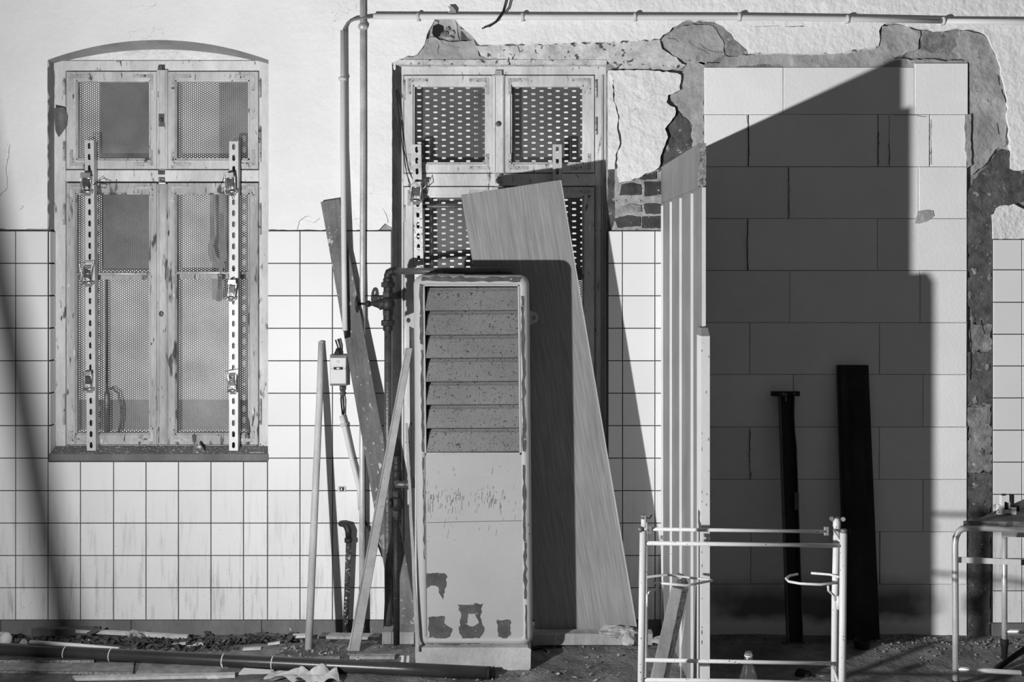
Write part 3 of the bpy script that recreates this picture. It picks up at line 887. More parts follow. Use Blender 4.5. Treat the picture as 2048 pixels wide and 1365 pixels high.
tag(obj('wire', b, 'wire_black'), 'thin black wire down the left jamb of the window behind the cabinet', 'wire')

# ================================================================== THINGS ON THE WINDOWS
def rail(xt, yt, xb, yb, label, m='zinc', df=-.012):
    a, c = W(xt, yt, df), W(xb, yb, df)
    root = thing('perforated_rail', c, label, 'rail', 'perforated steel rails strapped over the windows')
    n = max(1, round((a - c).length / .0505)); ax = (a - c).normalized(); st = (a - c).length / n
    b = B(); vs = []; fs = []
    sx = Vector((ax.z, 0, -ax.x))
    for i in range(n):
        k0 = len(vs)
        slotcell(vs, fs, 0, 0, st / 2, .0205, .0085, .0055, .0068, 0, True)
        for q in range(k0, len(vs)):
            u = vs[q]; vs[q] = c + ax * (st * (i + .5)) + ax * u.z + sx * u.x
    b.add(vs, fs)
    obj('slotted_face', b, m, root)
    mt = Matrix((sx, Vector((0, 1, 0)), ax)).transposed()
    ln = (a - c).length
    for s_ in (-1, 1):
        b = B(); b.box(c + ax * (ln / 2) + sx * (s_ * .0198) + Vector((0, .0185, 0)), (.0022, .036, ln), mt)
        b.box(c + ax * (ln / 2) + sx * (s_ * .016) + Vector((0, .0365, 0)), (.0075, .002, ln), mt)
        obj('side_flange', b, m, root)
    return root
rail(178.5, 281, 182.5, 902, 'perforated steel rail on the left sash of the arched window')
rail(467.5, 283, 467, 902, 'perforated steel rail on the right sash of the arched window')
rail(833, 289, 841, 700, 'speckled perforated steel rail at the left of the window behind the cabinet', 'zinc_worn')
rail(1114.5, 289, 1117, 700, 'perforated steel rail whose top shows above the leaning veneer panel')

def buckle(x, y, d, tilt, label, kind=0, sx=1.0):
    """ratchet buckle of a lashing strap"""
    c = W(x, y, d); k = S
    root = thing('ratchet_buckle', c, label, 'buckle', 'ratchet buckles on the perforated rails')
    rm = Matrix.Rotation(tilt, 3, 'Y')
    def T(u, v, o=0.0): return c + rm @ Vector((u * k * sx, -o, -v * k))
    b = B()
    for s_ in (-1, 1):
        b.poly([T(s_ * 9 - 1, -14, .018), T(s_ * 9 + 1, -14, .018), T(s_ * 8 + 1, 22, .018), T(s_ * 8 - 1, 22, .018)], 0, -.022, raw=True)
    obj('side_plate', b, 'buckle_steel', root)
    b = B()
    if kind == 0:
        pth = [T(-8.5, 22, .02), T(-9, 2, .03), T(-13.5, -18, .034), T(-13, -22, .034), T(12, -24, .034), T(12.5, -20, .034), T(9.5, -6, .032), T(9.5, 22, .02)]
        b.tube(pth, .0017, 6)
        b.tube([T(-9, 0, .03), T(9.3, -1, .03)], .0017, 6)
    else:
        pth = [T(-9, 16, .02), T(-10, -4, .03), T(-9, -18, .036), T(9, -19, .036), T(10, -3, .03), T(9, 16, .02)]
        b.tube(pth, .0019, 6)
        b.poly([T(-9, -18, .034), T(9, -19, .034), T(9, -10, .034), T(-9, -9, .034)], 0, -.004, raw=True)
    obj('handle', b, 'buckle_steel', root)
    b = B()
    b.tube([T(-11, 18, .014), T(11, 18, .014)], .0062, 10); b.tube([T(-12, 18, .014), T(-10, 18, .014)], .009, 10); b.tube([T(10, 18, .014), T(12, 18, .014)], .009, 10)
    b.tube([T(-10, -9, .012), T(10, -9, .012)], .004, 8)
    pieces('spool', b, 'buckle_steel', root)
    b = B(); b.poly([T(-7, -7, .022), T(7, -7, .022), T(6.5, 8, .022), T(-6.5, 8, .022)], 0, -.012, raw=True)
    obj('ratchet_plate', b, 'buckle_dark', root)
    b = B(); b.lathe(T(4, 12, .02), (0, -1, 0), [(0, .0052), (.003, .005)], 10); b.lathe(T(-4, 13, .02), (0, -1, 0), [(0, .004), (.003, .004)], 3)
    pieces('rivet', b, 'zinc', root)
    b = B(); b.poly([T(-7, -17, .010), T(7, -17, .010), T(7, -8, .010), T(-7, -8, .010)], 0, -.004, raw=True); b.poly([T(-7, 18, .006), T(7, 18, .006), T(7, 26, .004), T(-7, 26, .004)], 0, -.003, raw=True)
    pieces('strap_end', b, 'strap', root)
    return root
bk = buckle(176, 366, -.012, .05, 'ratchet buckle with a loop of wire high on the left rail of the arched window', 1)
b = B(); b.tube([W(186, 370, .004), W(200, 364, .012), W(214, 370, .014), W(212, 376, .012), W(196, 374, .01), W(190, 366, .012), W(198, 360, .014), W(206, 370, .01)], .0016, 6); obj('wire_loop', b, 'wire_black', bk)
buckle(178, 548, -.012, .03, 'ratchet buckle with an open square handle at the middle of the left rail, arched window')
buckle(180, 760, -.012, .02, 'lowest ratchet buckle on the left rail of the arched window', 1, .85)
bk = buckle(463, 366, -.012, -.08, 'highest ratchet buckle on the right rail of the arched window', 1)
b = B(); b.tube([W(460, 342, .004), W(449, 352, .012), W(441, 372, .014), W(444, 378, .012), W(455, 370, .008), W(466, 398, .006)], .0016, 6); obj('wire_loop', b, 'wire_black', bk)
buckle(466, 578, -.012, .12, 'tilted ratchet buckle beside the lettered strap on the arched window', 1, .85)
buckle(466, 763, -.012, -.02, 'lowest ratchet buckle on the right rail of the arched window', 0, .85)
bk = buckle(833, 384, -.012, .03, 'ratchet buckle on the speckled rail of the window behind the cabinet', 1)
b = B(); b.tube([W(816, 371, .01), W(846, 365, .02)], .0028, 6); b.tube([W(846, 366, .01), W(850, 358, .014), W(852, 372, .014), W(843, 380, .01)], .0022, 6); obj('lever', b, 'buckle_steel', bk)

# lashing strap hanging behind the cross rod, with its printed word
st = thing('lashing_strap', W(438, 602, -.075), 'grey lashing strap with ORBIS printed on it, hanging over the right pane', 'strap')
def ribbon(path, w, m, name):
    b = B(); P = [W(*p) for p in path]
    vs = []
    for p in P: vs += [p + Vector((-w / 2, 0, 0)), p + Vector((w / 2, 0, 0)), p + Vector((w / 2, .002, 0)), p + Vector((-w / 2, .002, 0))]
    fs = [(0, 3, 2, 1)]
    for i in range(len(P) - 1):
        o = 4 * i
        for q in range(4):
            q2 = (q + 1) % 4
            fs.append((o + q, o + q2, o + 4 + q2, o + 4 + q))
    fs.append((4 * len(P) - 4, 4 * len(P) - 3, 4 * len(P) - 2, 4 * len(P) - 1))
    b.add(vs, fs); return obj(name, b, m, st)
sd = -.058
tail = ribbon([(443, 387, sd), (443, 430, sd), (443, 480, sd - .002), (444, 520, sd), (440, 550, sd), (439, 580, sd), (437, 603, sd)], 9.5 * S, 'strap', 'strap_tail')
ribbon([(423, 387, sd - .004), (423, 430, sd - .004), (424, 478, sd - .004), (419, 500, sd - .004), (424, 520, sd - .004), (436, 534, sd - .004)], 8.5 * S, 'strap', 'strap_loop')
cu = bpy.data.curves.new('lettering', 'FONT'); cu.body = 'ORBIS'; cu.size = .021; cu.extrude = .0003; cu.align_x = 'CENTER'
tmp = bpy.data.objects.new('lettering', cu); COL.objects.link(tmp)
bpy.context.view_layer.update()
me = bpy.data.meshes.new_from_object(tmp.evaluated_get(bpy.context.evaluated_depsgraph_get()))
bpy.data.objects.remove(tmp)
me.materials.clear(); me.materials.append(MATS['print_black'])
lt = link('lettering', me, tail); lt.location = W(442.2, 566, sd + .0006) - abs_loc(tail); lt.rotation_euler = (math.pi / 2, math.radians(-90), 0)
b = B(); b.tube([W(447, 548, -.02), W(434, 550, -.022), W(447, 560, -.01), W(462, 570, .005)], .0012, 5); obj('cord', b, 'wire_black', st)
# cable behind the lower left pane
cb = thing('cable_loop', W(212, 868, -.1), 'upright rod and hanging cable behind the lower left pane, arched window', 'cable')
b = B(); b.tube([W(213, 560, -.1), W(213, 780, -.1)], .0065, 8); obj('rod', b, 'iron_dark', cb)
b = B(); b.lathe(W(214, 870, -.1), (0, 0, 1), [(0, .014), (.18, .014), (.21, .008)], 10); obj('rod_sleeve', b, 'iron_worn', cb)
b = B(); b.tube([W(212, 780, -.098), W(224, 776, -.096), W(236, 786, -.096), W(243, 812, -.096), W(243, 840, -.096), W(238, 866, -.096)], .0055, 8); obj('cable', b, 'iron_worn', cb)

# ================================================================== CONDUITS AND CABLES
def clip(parent, p, along, r_, m='clip_grey'):
    b = B(); a = Vector(along).normalized(); p = Vector(p)
    b.lathe(p - a * .007, a, [(0, r_ + .002), (0, r_ + .004), (.005, r_ + .006), (.009, r_ + .006), (.014, r_ + .004), (.014, r_ + .002)], 14)
    b.box(p + Vector((0, r_ + .006, 0)), (.03 if abs(a.z) > .5 else .014, .014, .014 if abs(a.z) > .5 else .034))
    return obj('pipe_clip', b, m, parent)
cd = .026
hc = thing('conduit', W(1400, 34, cd), 'long pale horizontal conduit along the top of the wall', 'conduit')
b = B(); b.tube([W(747, 33, cd), W(1100, 34, cd), W(1480, 35, cd), W(1700, 38, cd), W(1888, 42, cd)], .0122, 12); obj('conduit_tube', b, 'conduit_grey', hc)
b = B(); b.tube([W(1884, 43, cd), W(2048, 44, cd), W(2300, 43, cd)], .0128, 12); obj('conduit_tube', b, 'conduit_grey', hc)
for x in (836, 1045, 1270, 1479, 1695, 1887, 2140): clip(hc, W(x, 33.5 + max(0, x - 1480) * .02, cd), (1, 0, 0), .0122)
vc = thing('conduit', W(689, 663, cd), 'upright pale conduit left of the steel pipe', 'conduit')
b = B(); b.tube([W(686, 61, .028), W(686, 300, .036), W(687, 400, .050), W(688, 520, .072), W(690, 662, .098)], .0122, 12); obj('conduit_tube', b, 'conduit_grey', vc)
clip(vc, W(685, 158, .03), (0, 0, 1), .0128)
b = B(); b.tube([W(692, 655, .097), W(692, 677, .10)], .0072, 8); obj('cable_stub', b, 'wire_black', vc)
b = B(); b.tube([W(688, 64, cd), W(690, 55, cd), W(696, 45, cd), W(708, 39, cd + .004), W(726, 36, cd), W(750, 33, cd)], .0062, 8); obj('cable_bend', b, 'box_dark', vc)
b = B()
b.tube([W(1021, -250, .02), W(1018, -60, .04), W(1016, -30, .045), W(1012, 0, .045), W(1006, 22, .05), W(992, 42, .04), (W(978, 52, .03)), W(964, 57, .02)], .0032, 8)
b.tube([W(1024, -250, .022), W(1020, -60, .042), W(1018, -30, .047), W(1014.5, 3, .047), W(1008, 24, .052), W(993.5, 44, .043), W(978, 54, .03)], .0030, 8)
tag(obj('loose_cable', b, 'wire_black'), 'black cable end hanging over the horizontal conduit at the top edge', 'cable')
b = B()
vs = [W(896, 12, .02), W(905, 13, .03), W(911, 21, .03), W(912, 27, .02), (W(900, 27, .02)), W(901, 20, .024)]
b.add(vs + [v + Vector((0, .004, 0)) for v in vs], [(0, 5, 4, 3, 2, 1), (6, 7, 8, 9, 10, 11)] + [(i, (i + 1) % 6, 6 + (i + 1) % 6, 6 + i) for i in range(6)])
b.box(W(903, 26, .010), (.03, .03, .006))
tag(obj('tin_bracket', b, 'wood_grey'), 'bent tin tab standing up from the horizontal conduit', 'bracket')

sp = thing('steel_pipe', W(725, 1268, .05), 'thin bright steel pipe running the full height of the wall', 'pipe')
pd = .05
b = B(); b.tube([W(725, -255, .018), W(725.5, 300, .018), W(725, 520, .018), W(725, 640, .028), W(724, 900, .045), W(724, 1000, .05), W(724, 1274, .05)], .0128, 12); obj('pipe_tube', b, 'steel_pipe', sp)
b = B(); b.lathe(W(725, 60, .018), (0, 0, 1), [(0, .013), (.003, .017), (.012, .0215), (.018, .0215), (.026, .016), (.03, .013)], 16); obj('collar', b, 'steel_pipe', sp)
b = B(); b.lathe(W(724, 1270, pd), (0, 0, 1), [(0, .016), (.05, .0145), (.22, .0142)], 10); obj('rusted_foot', b, 'rust_flaky', sp)

# junction box with its cable down into a slanted conduit
jb = thing('junction_box', W(676, 772, .03), 'small grey junction box on the tiles, cable stubs on top', 'junction box')
b = B(); b.rect(660, 710, 694, 772, .034, 0, .002); obj('back_box', b, 'box_dark', jb)
b = B(); b.rect(660.5, 716, 692, 768, .040, .03, .002); jcov = obj('cover', b, 'box_grey', jb)
b = B(); b.rect(661, 732.5, 691.5, 742.5, .0425, .039, .0006); obj('cover_band', b, 'box_grey', jcov)
b = B(); b.rect(667, 734.5, 686, 740, .0432, .041, .0004); obj('display_slot', b, 'print_black', jcov)
b = B(); b.rect(673, 736, 679, 739, .0436, .043, .0002); obj('slot_mark', b, 'box_grey', jcov)
b = B(); b.lathe(W(676, 724, .0395), (0, -1, 0), [(0, .0075), (.0012, .007), (.0014, .004)], 16); obj('round_emblem', b, 'clip_grey', jcov)
b = B()
for x in (663.5, 689): b.lathe(W(x, 737.5, .042), (0, -1, 0), [(0, .0028), (.001, .0024)], 8)
pieces('screw', b, 'box_dark', jcov)
b = B()
b.lathe(W(676, 711, .02), (0, 0, 1), [(0, .014), (.012, .017), (.02, .012), (.032, .009)], 10)
b.tube([W(678, 704, .02), W(675, 692, .024), W(671, 680, .024)], .0036, 7); b.tube([W(681, 704, .018), W(681, 692, .018), W(677.5, 678, .018)], .0036, 7)
pieces('cable_stub', b, 'iron_dark', jb)
b = B(); b.lathe(W(684, 772, .02), (0, 0, -1), [(0, .011), (.02, .011), (.02, .008), (.03, .008), (.034, .012), (.042, .009), (.05, .005)], 10); obj('cable_gland', b, 'iron_worn', jb)
b = B(); b.tube([W(683, 790, .02), W(682, 800, .022), W(685, 830, .024)], .004, 7); b.tube([W(686, 790, .018), W(688, 800, .02), W(687, 832, .022)], .003, 7); obj('cable', b, 'wire_black', jb)
lc = thing('conduit', W(735, 1030, .03), 'slanted pale conduit below the junction box', 'conduit')
b = B(); b.tube([W(683, 832, .028), W(688, 850, .028), W(700, 905, .028), W(718, 975, .028), W(721, 1020, .020)], .0112, 12); obj('conduit_tube', b, 'conduit_grey', lc)
clip(lc, W(687, 850, .028), (W(688, 850) - W(683, 832)), .0118)
b = B(); b.tube([W(720, 1016, .020), W(726, 1036, .02), W(738, 1058, .02), W(755, 1085, .03), W(766, 1115, .04)], .0055, 8); obj('cable', b, 'wire_black', lc)
sk2 = thing('wall_socket', W(683, 984, .01), 'tiny square metal socket on the tiles beside the slanted conduit', 'socket')
b = B(); b.rect(675, 973, 691, 985, .006, 0, .002); obj('surround', b, 'clip_grey', sk2)
b = B(); b.rect(679, 975, 688, 983, .008, .005, .001); obj('socket_hole', b, 'print_black', sk2)
b = B(); b.rect(681.5, 976.5, 684, 981.5, .0095, .007, .0005); obj('contact', b, 'zinc', sk2)
rs = thing('rusty_pipe_stub', W(692, 1272, .05), 'flaking rusty pipe stub with an elbow into the tiles', 'pipe')
b = B(); b.tube([W(690, 1275, .045), W(694, 1180, .05), W(697, 1085, .055)], [.0125, .0122, .012], 12); obj('pipe_tube', b, 'rust_flaky', rs)
b = B(); b.tube([W(697, 1078, .055), W(697, 1062, .055), W(693, 1051, .05), W(686, 1048, .03), W(682, 1048, 0)], [.013, .0155, .0165, .015, .014], 12); b.lathe(W(697, 1086, .055), (0, 0, 1), [(0, .014), (.003, .018), (.02, .018), (.022, .014)], 12)
obj('elbow', b, 'iron_dark', rs)

# ================================================================== VALVE PIPES
gp = thing('gas_pipe', W(776, 1278, .16), 'dark iron pipe with handwheel valve and elbow beside the cabinet', 'pipe')
gd = .17
b = B(); b.tube([W(776, 640, gd), W(776, 900, gd), W(776, 1120, gd), W(777, 1270, gd)], .0165, 12); obj('riser', b, 'iron_worn', gp)
b = B(); b.tube([W(776, 558, gd), W(776, 552, gd), W(778, 546, gd), W(784, 543, gd), W(790, 543, gd + .005)], [.018, .0185, .019, .0185, .018], 14); b.lathe(W(789, 543, gd), (1, 0, 0), [(0, .018), (.0, .0215), (.008, .0215), (.008, .017)], 14); obj('elbow', b, 'iron_dark', gp)
b = B(); b.tube([W(790, 543, gd + .005), W(850, 542.5, .235), W(910, 542, .30), W(1024, 541, .315)], .0145, 12); obj('cross_pipe', b, 'iron_worn', gp)
def nut(b, y0, y1, r_, n=6): b.lathe(W(776, y1, gd), (0, 0, 1), [(0, r_ * .9), (.002, r_), ((y1 - y0) * S - .002, r_), ((y1 - y0) * S, r_ * .9)], n, False)
b = B(); nut(b, 565, 575, .030, 8); nut(b, 557, 566, .022, 12); nut(b, 575, 585, .020, 12); pieces('union_nut', b, 'iron_dark', gp)
b = B(); nut(b, 641, 652, .030, 8); nut(b, 630, 642, .021, 12); nut(b, 652, 662, .022, 12); pieces('union_nut', b, 'iron_dark', gp)
b = B(); nut(b, 584, 595, .0245); nut(b, 621, 632, .0245)
b.lathe(W(776, 622, gd), (0, 0, 1), [(0, .020), (.010, .028), (.028, .033), (.045, .028), (.062, .020)], 16)
vbody = obj('valve_body', b, 'iron_dark', gp)
b = B(); c0 = W(776, 608, gd)
b.lathe(c0, (-1, 0, 0), [(0, .026), (.036, .026), (.04, .022), (.05, .017), (.062, .013), (.066, .010), (.08, .010), (.08, .015), (.095, .015), (.1, .006), (.13, .005)], 12)
b.lathe(c0 + Vector((-.03, 0, 0)), (-1, 0, 0), [(0, .029), (.008, .029)], 6, False)
obj('bonnet', b, 'iron_dark', vbody)
b = B(); c1 = c0 + Vector((-.135, 0, 0))
ring = [c1 + Vector((0, math.cos(a) * .034, math.sin(a) * .034)) for a in [2 * math.pi * i / 20 for i in range(21)]]
b.tube(ring, .0065, 8, False)
for a in (0.4, 2.5, 4.6): b.tube([c1, c1 + Vector((0, math.cos(a) * .034, math.sin(a) * .034))], .004, 6)
b.lathe(c1 + Vector((.012, 0, 0)), (-1, 0, 0), [(0, .009), (.02, .009)], 8)
obj('handwheel', b, 'iron_dark', vbody)

wp = thing('drain_pipe', W(794, 1292, .42), 'dark iron standpipe with a ball valve, close to the cabinet side', 'pipe')
wd = .42
b = B(); b.tube([W(793, 1290, wd), W(793, 1030, wd)], .0135, 12); obj('riser', b, 'iron_dark', wp)
def turn(b, y0, y1, r_, n=12, x=794): b.lathe(W(x, y1, wd), (0, 0, 1), [(0, r_ * .92), (.002, r_), ((y1 - y0) * S * .91 - .002, r_), ((y1 - y0) * S * .91, r_ * .92)], n, n > 8)
b = B(); turn(b, 914, 930, .0145, 6); turn(b, 928, 944, .019); turn(b, 942, 962, .022); obj('plug', b, 'iron_dark', wp)
b = B(); turn(b, 981, 994, .021, 6); turn(b, 1018, 1034, .021, 6); turn(b, 1033, 1042, .017, 12)
b.lathe(W(794, 1022, wd), (0, 0, 1), [(0, .018), (.012, .026), (.03, .0275), (.05, .024), (.06, .018)], 14)
b.lathe(W(785, 1006, wd + .01), (-1, 0, -.1), [(0, .02), (.012, .02), (.014, .017)], 12)
obj('ball_valve', b, 'iron_dark', wp)
b = B(); b.tube([W(794, 950, wd), W(794, 962, wd + .004), W(796, 970, wd + .02), W(806, 970, wd + .024), W(830, 969, wd + .02)], [.014, .016, .0175, .0165, .016], 12)
b.lathe(W(812, 970, wd + .023), (1, 0, 0), [(0, .017), (.002, .0205), (.014, .0205), (.016, .017)], 12)
obj('branch_elbow', b, 'iron_worn', wp)

# ================================================================== LEANING TIMBER LEFT OF THE CABINET
def beam(name, p_top, p_bot, w_top, w_bot, dt, db_, thick, material, label, cat, side=None, ragtop=0, seed=1, parent=None, top_slope=0):
    """board: front face given at its top and bottom centre (photograph) with widths, leaning from depth dt to db_"""
    b = B(); r_ = random.Random(seed)
    n = 10; L_ = []; Rr = []
    for i in range(n + 1):
        t = i / n
        x = p_top[0] + (p_bot[0] - p_top[0]) * t; y = p_top[1] + (p_bot[1] - p_top[1]) * t
        w = w_top + (w_bot - w_top) * t; d = dt + (db_ - dt) * t
        j = r_.uniform(-ragtop, ragtop)
        L_.append(W(x - w / 2 + j * .3, y + (top_slope if i == 0 else 0), d)); Rr.append(W(x + w / 2 + j * .3, y, d))
    o = Vector((0, thick, 0))
    vs = L_ + Rr + [p + o for p in L_] + [p + o for p in Rr]
    m_ = n + 1; fs = []
    for i in range(n):
        fs += [(i, i + 1, m_ + i + 1, m_ + i), (2 * m_ + i + 1, 2 * m_ + i, 3 * m_ + i, 3 * m_ + i + 1),
               (i + 1, i, 2 * m_ + i, 2 * m_ + i + 1), (m_ + i, m_ + i + 1, 3 * m_ + i + 1, 3 * m_ + i)]
    fs += [(0, m_, 3 * m_, 2 * m_), (n, 2 * m_ + n, 3 * m_ + n, m_ + n)]
    b.add(vs, fs)
    return tag(obj(name, b, material, parent), label, cat)
beam('plank', (660, 398), (815, 1268), 37, 48, .034, .150, .024, 'plank_dirty', 'dark dirty plank leaning against the tiles behind the conduits', 'plank', ragtop=2, seed=4, top_slope=6)
b = B(); b.tube([W(642, 684, .018), W(639, 800, .075), W(631, 980, .165), W(617, 1300, .325)], [.0125, .0155, .016, .0165], 14)
b.lathe(W(642, 686, .018), (.02, 0, 1), [(0, .0135), (.006, .013), (.008, .009)], 12)
tag(obj('pole', b, 'pole_paint'), 'pale scuffed round pole leaning against the tiles', 'pole')
bt = thing('batten', W(707, 1303, .34), 'grey speckled batten leaning in front of the plank and pipes', 'batten')
beam('face_board', (819, 697), (708, 1303), 11, 21, .40, .36, .02, 'batten_grey', None, None, parent=bt)
beam('edge_strip', (811.5, 697), (697, 1303), 3, 3, .403, .363, .012, 'wood_grey', None, None, parent=bt)
beam('lath', (813, 848), (835, 1304), 5, 7, .53, .580, .010, 'batten_grey', 'thin pale lath along the left edge of the cabinet', 'lath', ragtop=2, seed=9)
ms = thing('marked_lath', W(817, 1000, .2), 'white strip of wood with black print between pipe and cabinet', 'lath')
beam('strip', (815.5, 650), (818, 1010), 6, 6, .20, .24, .006, 'window_paint_light', None, None, parent=ms)
b = B()
for i in range(6): b.rect(815.5, 882 + i * 9, 819, 888 + i * 9, .246, .24, .0002)
pieces('printing', b, 'print_black', ms)
beam('timber_post', (779, 1052), (774, 1262), 6, 15, .10, .145, .03, 'wood_grey', 'short grey timber wedge standing between the two iron pipes', 'timber')
b = B(); b.rect(764, 1266, 783.5, 1290, .26, .12, .003); b.rect(783.5, 1266, 830, 1290, .255, .12, .003)
tag(obj('timber_block', b, 'wood_grey'), 'grey timber block on the ground between the iron pipes', 'timber')

# ================================================================== CABINET
CF = .55
cab = thing('louvred_cabinet', W(948, 1300, CF - .12), 'tall grey metal cabinet with seven louvres and peeling paint', 'cabinet')
def sk_(x, y): return (x + (y - 548) * .0105, y)
def crect(b, x0, y0, x1, y1, df, db, ch=0.0, tap=0):
    P = [W(*sk_(x0, y1), df), W(*sk_(x1, y1), df), W(*sk_(x1, y0), df), W(*sk_(x0, y0), df)]
    b.quad(P, db - df, ch)
def rrect(x0, y0, x1, y1, r_, n=6):
    out = []
    for (cx, cy, a0) in ((x1 - r_, y0 + r_, -90), (x1 - r_, y1 - r_, 0), (x0 + r_, y1 - r_, 90), (x0 + r_, y0 + r_, 180)):
        for i in range(n + 1):
            a = math.radians(a0 + 90 * i / n)
            out.append((cx + r_ * math.cos(a), cy + r_ * math.sin(a)))
    return out
def frame_ring(b, loops, inner_close=None):
    """loops: list of (points, depth) -> connected rings"""
    n = len(loops[0][0]); base = len(b.v); vs = []; fs = []
    for pts, d in loops: vs += [W(*sk_(*p), d) for p in pts]
    for k in range(len(loops) - 1):
        for i in range(n):
            j = (i + 1) % n
            fs.append((k * n + i, k * n + j, (k + 1) * n + j, (k + 1) * n + i))
    b.add(vs, fs, True); return n
BX0, BX1, BY0, BY1 = 827, 1058, 550, 1292
# body shell: rounded front edge, sides going back
lo = [(rrect(BX0 + 6, BY0 + 5, BX1 - 6, BY1 - 4, 17), CF - .27), (rrect(BX0 + 1, BY0, BX1 - 1, BY1, 20), CF - .26), (rrect(BX0, BY0, BX1, BY1, 20), CF - .028), (rrect(BX0 + 2, BY0 + 2, BX1 - 2, BY1 - 2, 19), CF - .014),
      (rrect(BX0 + 7, BY0 + 7, BX1 - 7, BY1 - 5, 16), CF - .003), (rrect(BX0 + 12, BY0 + 12, BX1 - 12, BY1 - 9, 12), CF), (rrect(BX0 + 18, BY0 + 18, BX1 - 18, BY1 - 14, 8), CF - .001), (rrect(BX0 + 20, BY0 + 20, BX1 - 20, BY1 - 15, 6), CF - .008)]
b = B(); n = frame_ring(b, lo)
b.f.append(tuple(range(n))); b.s.append(False)
obj('body', b, 'cabinet_rim', cab)
b = B(); b.poly([sk_(*p) for p in rrect(BX0 + 20, 908, BX1 - 19, BY1 - 13, 6)], CF - .004, CF - .05)
fpan = obj('front_panel', b, 'cabinet_paint', cab)
b = B()
for q in ((846, 570, 849, 910), (1035, 570, 1039, 910), (846, 569, 1039, 573), (846, 906, 1039, 910)): crect(b, *q, CF + .001, CF - .05, .001)
obj('louvre_frame', b, 'cabinet_rim', cab)
b = B(); crect(b, 846, 570, 1039, 909, CF - .055, CF - .06); obj('louvre_backing', b, 'black_steel', cab)
LY = [575, 622, 670.5, 717, 764, 810.5, 857.5, 905]
for i in range(7):
    y0, y1 = LY[i] + 1, LY[i + 1]
    prof = [(y0, CF - .036), (y0 + 5, CF - .030), (y0 + 7, CF - .026), (y1 - 9, CF - .006), (y1 - 2, CF - .002), (y1, CF - .006), (y1 - 1, CF - .016)]
    b = B(); vs = []; fs = []
    for (y, d) in prof:
        ins = 5 * max(0, (y1 - 8 - y)) / (y1 - y0)
        vs += [W(*sk_(850 + ins, y + .0), d), W(*sk_(1034.5, y - 1.0), d)]
    k = len(prof)
    for q in range(k - 1): fs.append((2 * q, 2 * q + 2, 2 * q + 3, 2 * q + 1))
    off = len(vs)
    vs += [v + Vector((0, .0025, 0)) for v in vs]
    fs += [tuple(off + t for t in reversed(f_)) for f_ in fs]
    b.add(vs, fs); obj('louvre', b, 'louvre', cab)
# bare primer where the paint has gone
def chip(pts, seed, amp=2, d=CF - .0034, holes=()):
    b = B(); b.poly(rag(pts, amp, 5, seed), d, d - .002, holes=[rag(h, 1.5, 5, seed + 1) for h in holes]); obj('bare_patch', b, 'cabinet_primer', fpan)
chip([(851, 1149), (876, 1146), (893, 1150), (892, 1175), (886, 1200), (880, 1190), (876, 1175), (862, 1172), (853, 1178)], 3)
chip([(856, 1236), (890, 1234), (888, 1246), (905, 1258), (900, 1274), (880, 1280), (858, 1276)], 4)
chip([(915, 1210), (966, 1208), (960, 1235), (969, 1262), (958, 1278), (925, 1278), (918, 1262), (922, 1235)], 5, 2, holes=[[(936, 1228), (950, 1228), (958, 1246), (946, 1254), (934, 1250)]])
chip([(994, 1240), (1020, 1241), (1022, 1272), (1008, 1280), (996, 1274)], 6, 2.5)
chip([(852, 1284), (1045, 1280), (1048, 1284), (900, 1290), (852, 1288)], 8, 1.5, CF - .0032)
for (x0, x1, y0, y1, sd_) in ((1041.5, 1047.5, 592, 905, 11), (1041.5, 1046.5, 930, 1200, 12), (839, 845, 568, 690, 13), (840, 844.5, 700, 905, 14), (843, 1040, 555, 564.5, 15), (1043.5, 1046.5, 1210, 1280, 16), (841.5, 844, 915, 1120, 17)):
    b = B(); P = rag([sk_(x0, y0), sk_(x1, y0 + 1), sk_(x1, y1), sk_(x0, y1 - 2)], 1.7, 12, sd_); b.poly(P, CF + .0007, CF - .003)
    obj('worn_edge', b, 'cabinet_primer', cab)
b = B(); r_ = random.Random(5)
for i in range(190):
    x = r_.choice([r_.gauss(866, 20), r_.gauss(908, 14), r_.gauss(985, 18), r_.uniform(850, 1040)]); x = min(max(x, 850), 1042)
    y = r_.gauss(995, 10) if r_.random() < .75 else r_.uniform(925, 1080)
    ln = abs(r_.gauss(2, 6)) + 1.5; w = r_.uniform(.12, .4); sl = r_.uniform(-.02, .22)
    b.poly([(x - w, y), (x + w, y), (x - sl * ln + w, y + ln), (x - sl * ln - w, y + ln)], CF - .0034, CF - .005)
tag(obj('scratches', b, 'cabinet_primer', fpan), kind='stuff')
b = B(); b.poly([sk_(850, 1045.5), sk_(1040, 1041.5), sk_(1040, 1042.5), sk_(850, 1046.5)], CF - .0034, CF - .006); obj('seam', b, 'cabinet_primer', fpan)
for (x, y, s_) in ((817, 641, -1), (1068, 636, 1)):
    b = B(); d0 = CF - .20
    outer = []; inner = []
    for i in range(9):
        a = math.radians(90 + 180 * i / 8) if s_ < 0 else math.radians(-90 + 180 * i / 8)
        outer.append((x + 9 * math.cos(a), y - 11 * math.sin(a)))
    outer += [(x - s_ * 12, y + 17), (x - s_ * 12, y - 16)] if s_ < 0 else [(x - 12, y - 16), (x - 12, y + 17)]
    inner = [(x + 4.2 * math.cos(2 * math.pi * i / 10), y + 5 * math.sin(2 * math.pi * i / 10)) for i in range(10)]
    b.poly(outer, d0 + .004, d0 - .004, holes=[inner]); obj('lifting_lug', b, 'cabinet_rim', cab)
base = B(); base.poly([(830, 1298), (834, 1296), (1056, 1296), (1062, 1300), (1061, 1338), (1054, 1346), (840, 1346), (831, 1330)], CF + .012, CF - .26)
tag(obj('concrete_plinth', base, 'concrete'), 'low concrete plinth under the louvred cabinet', 'plinth')

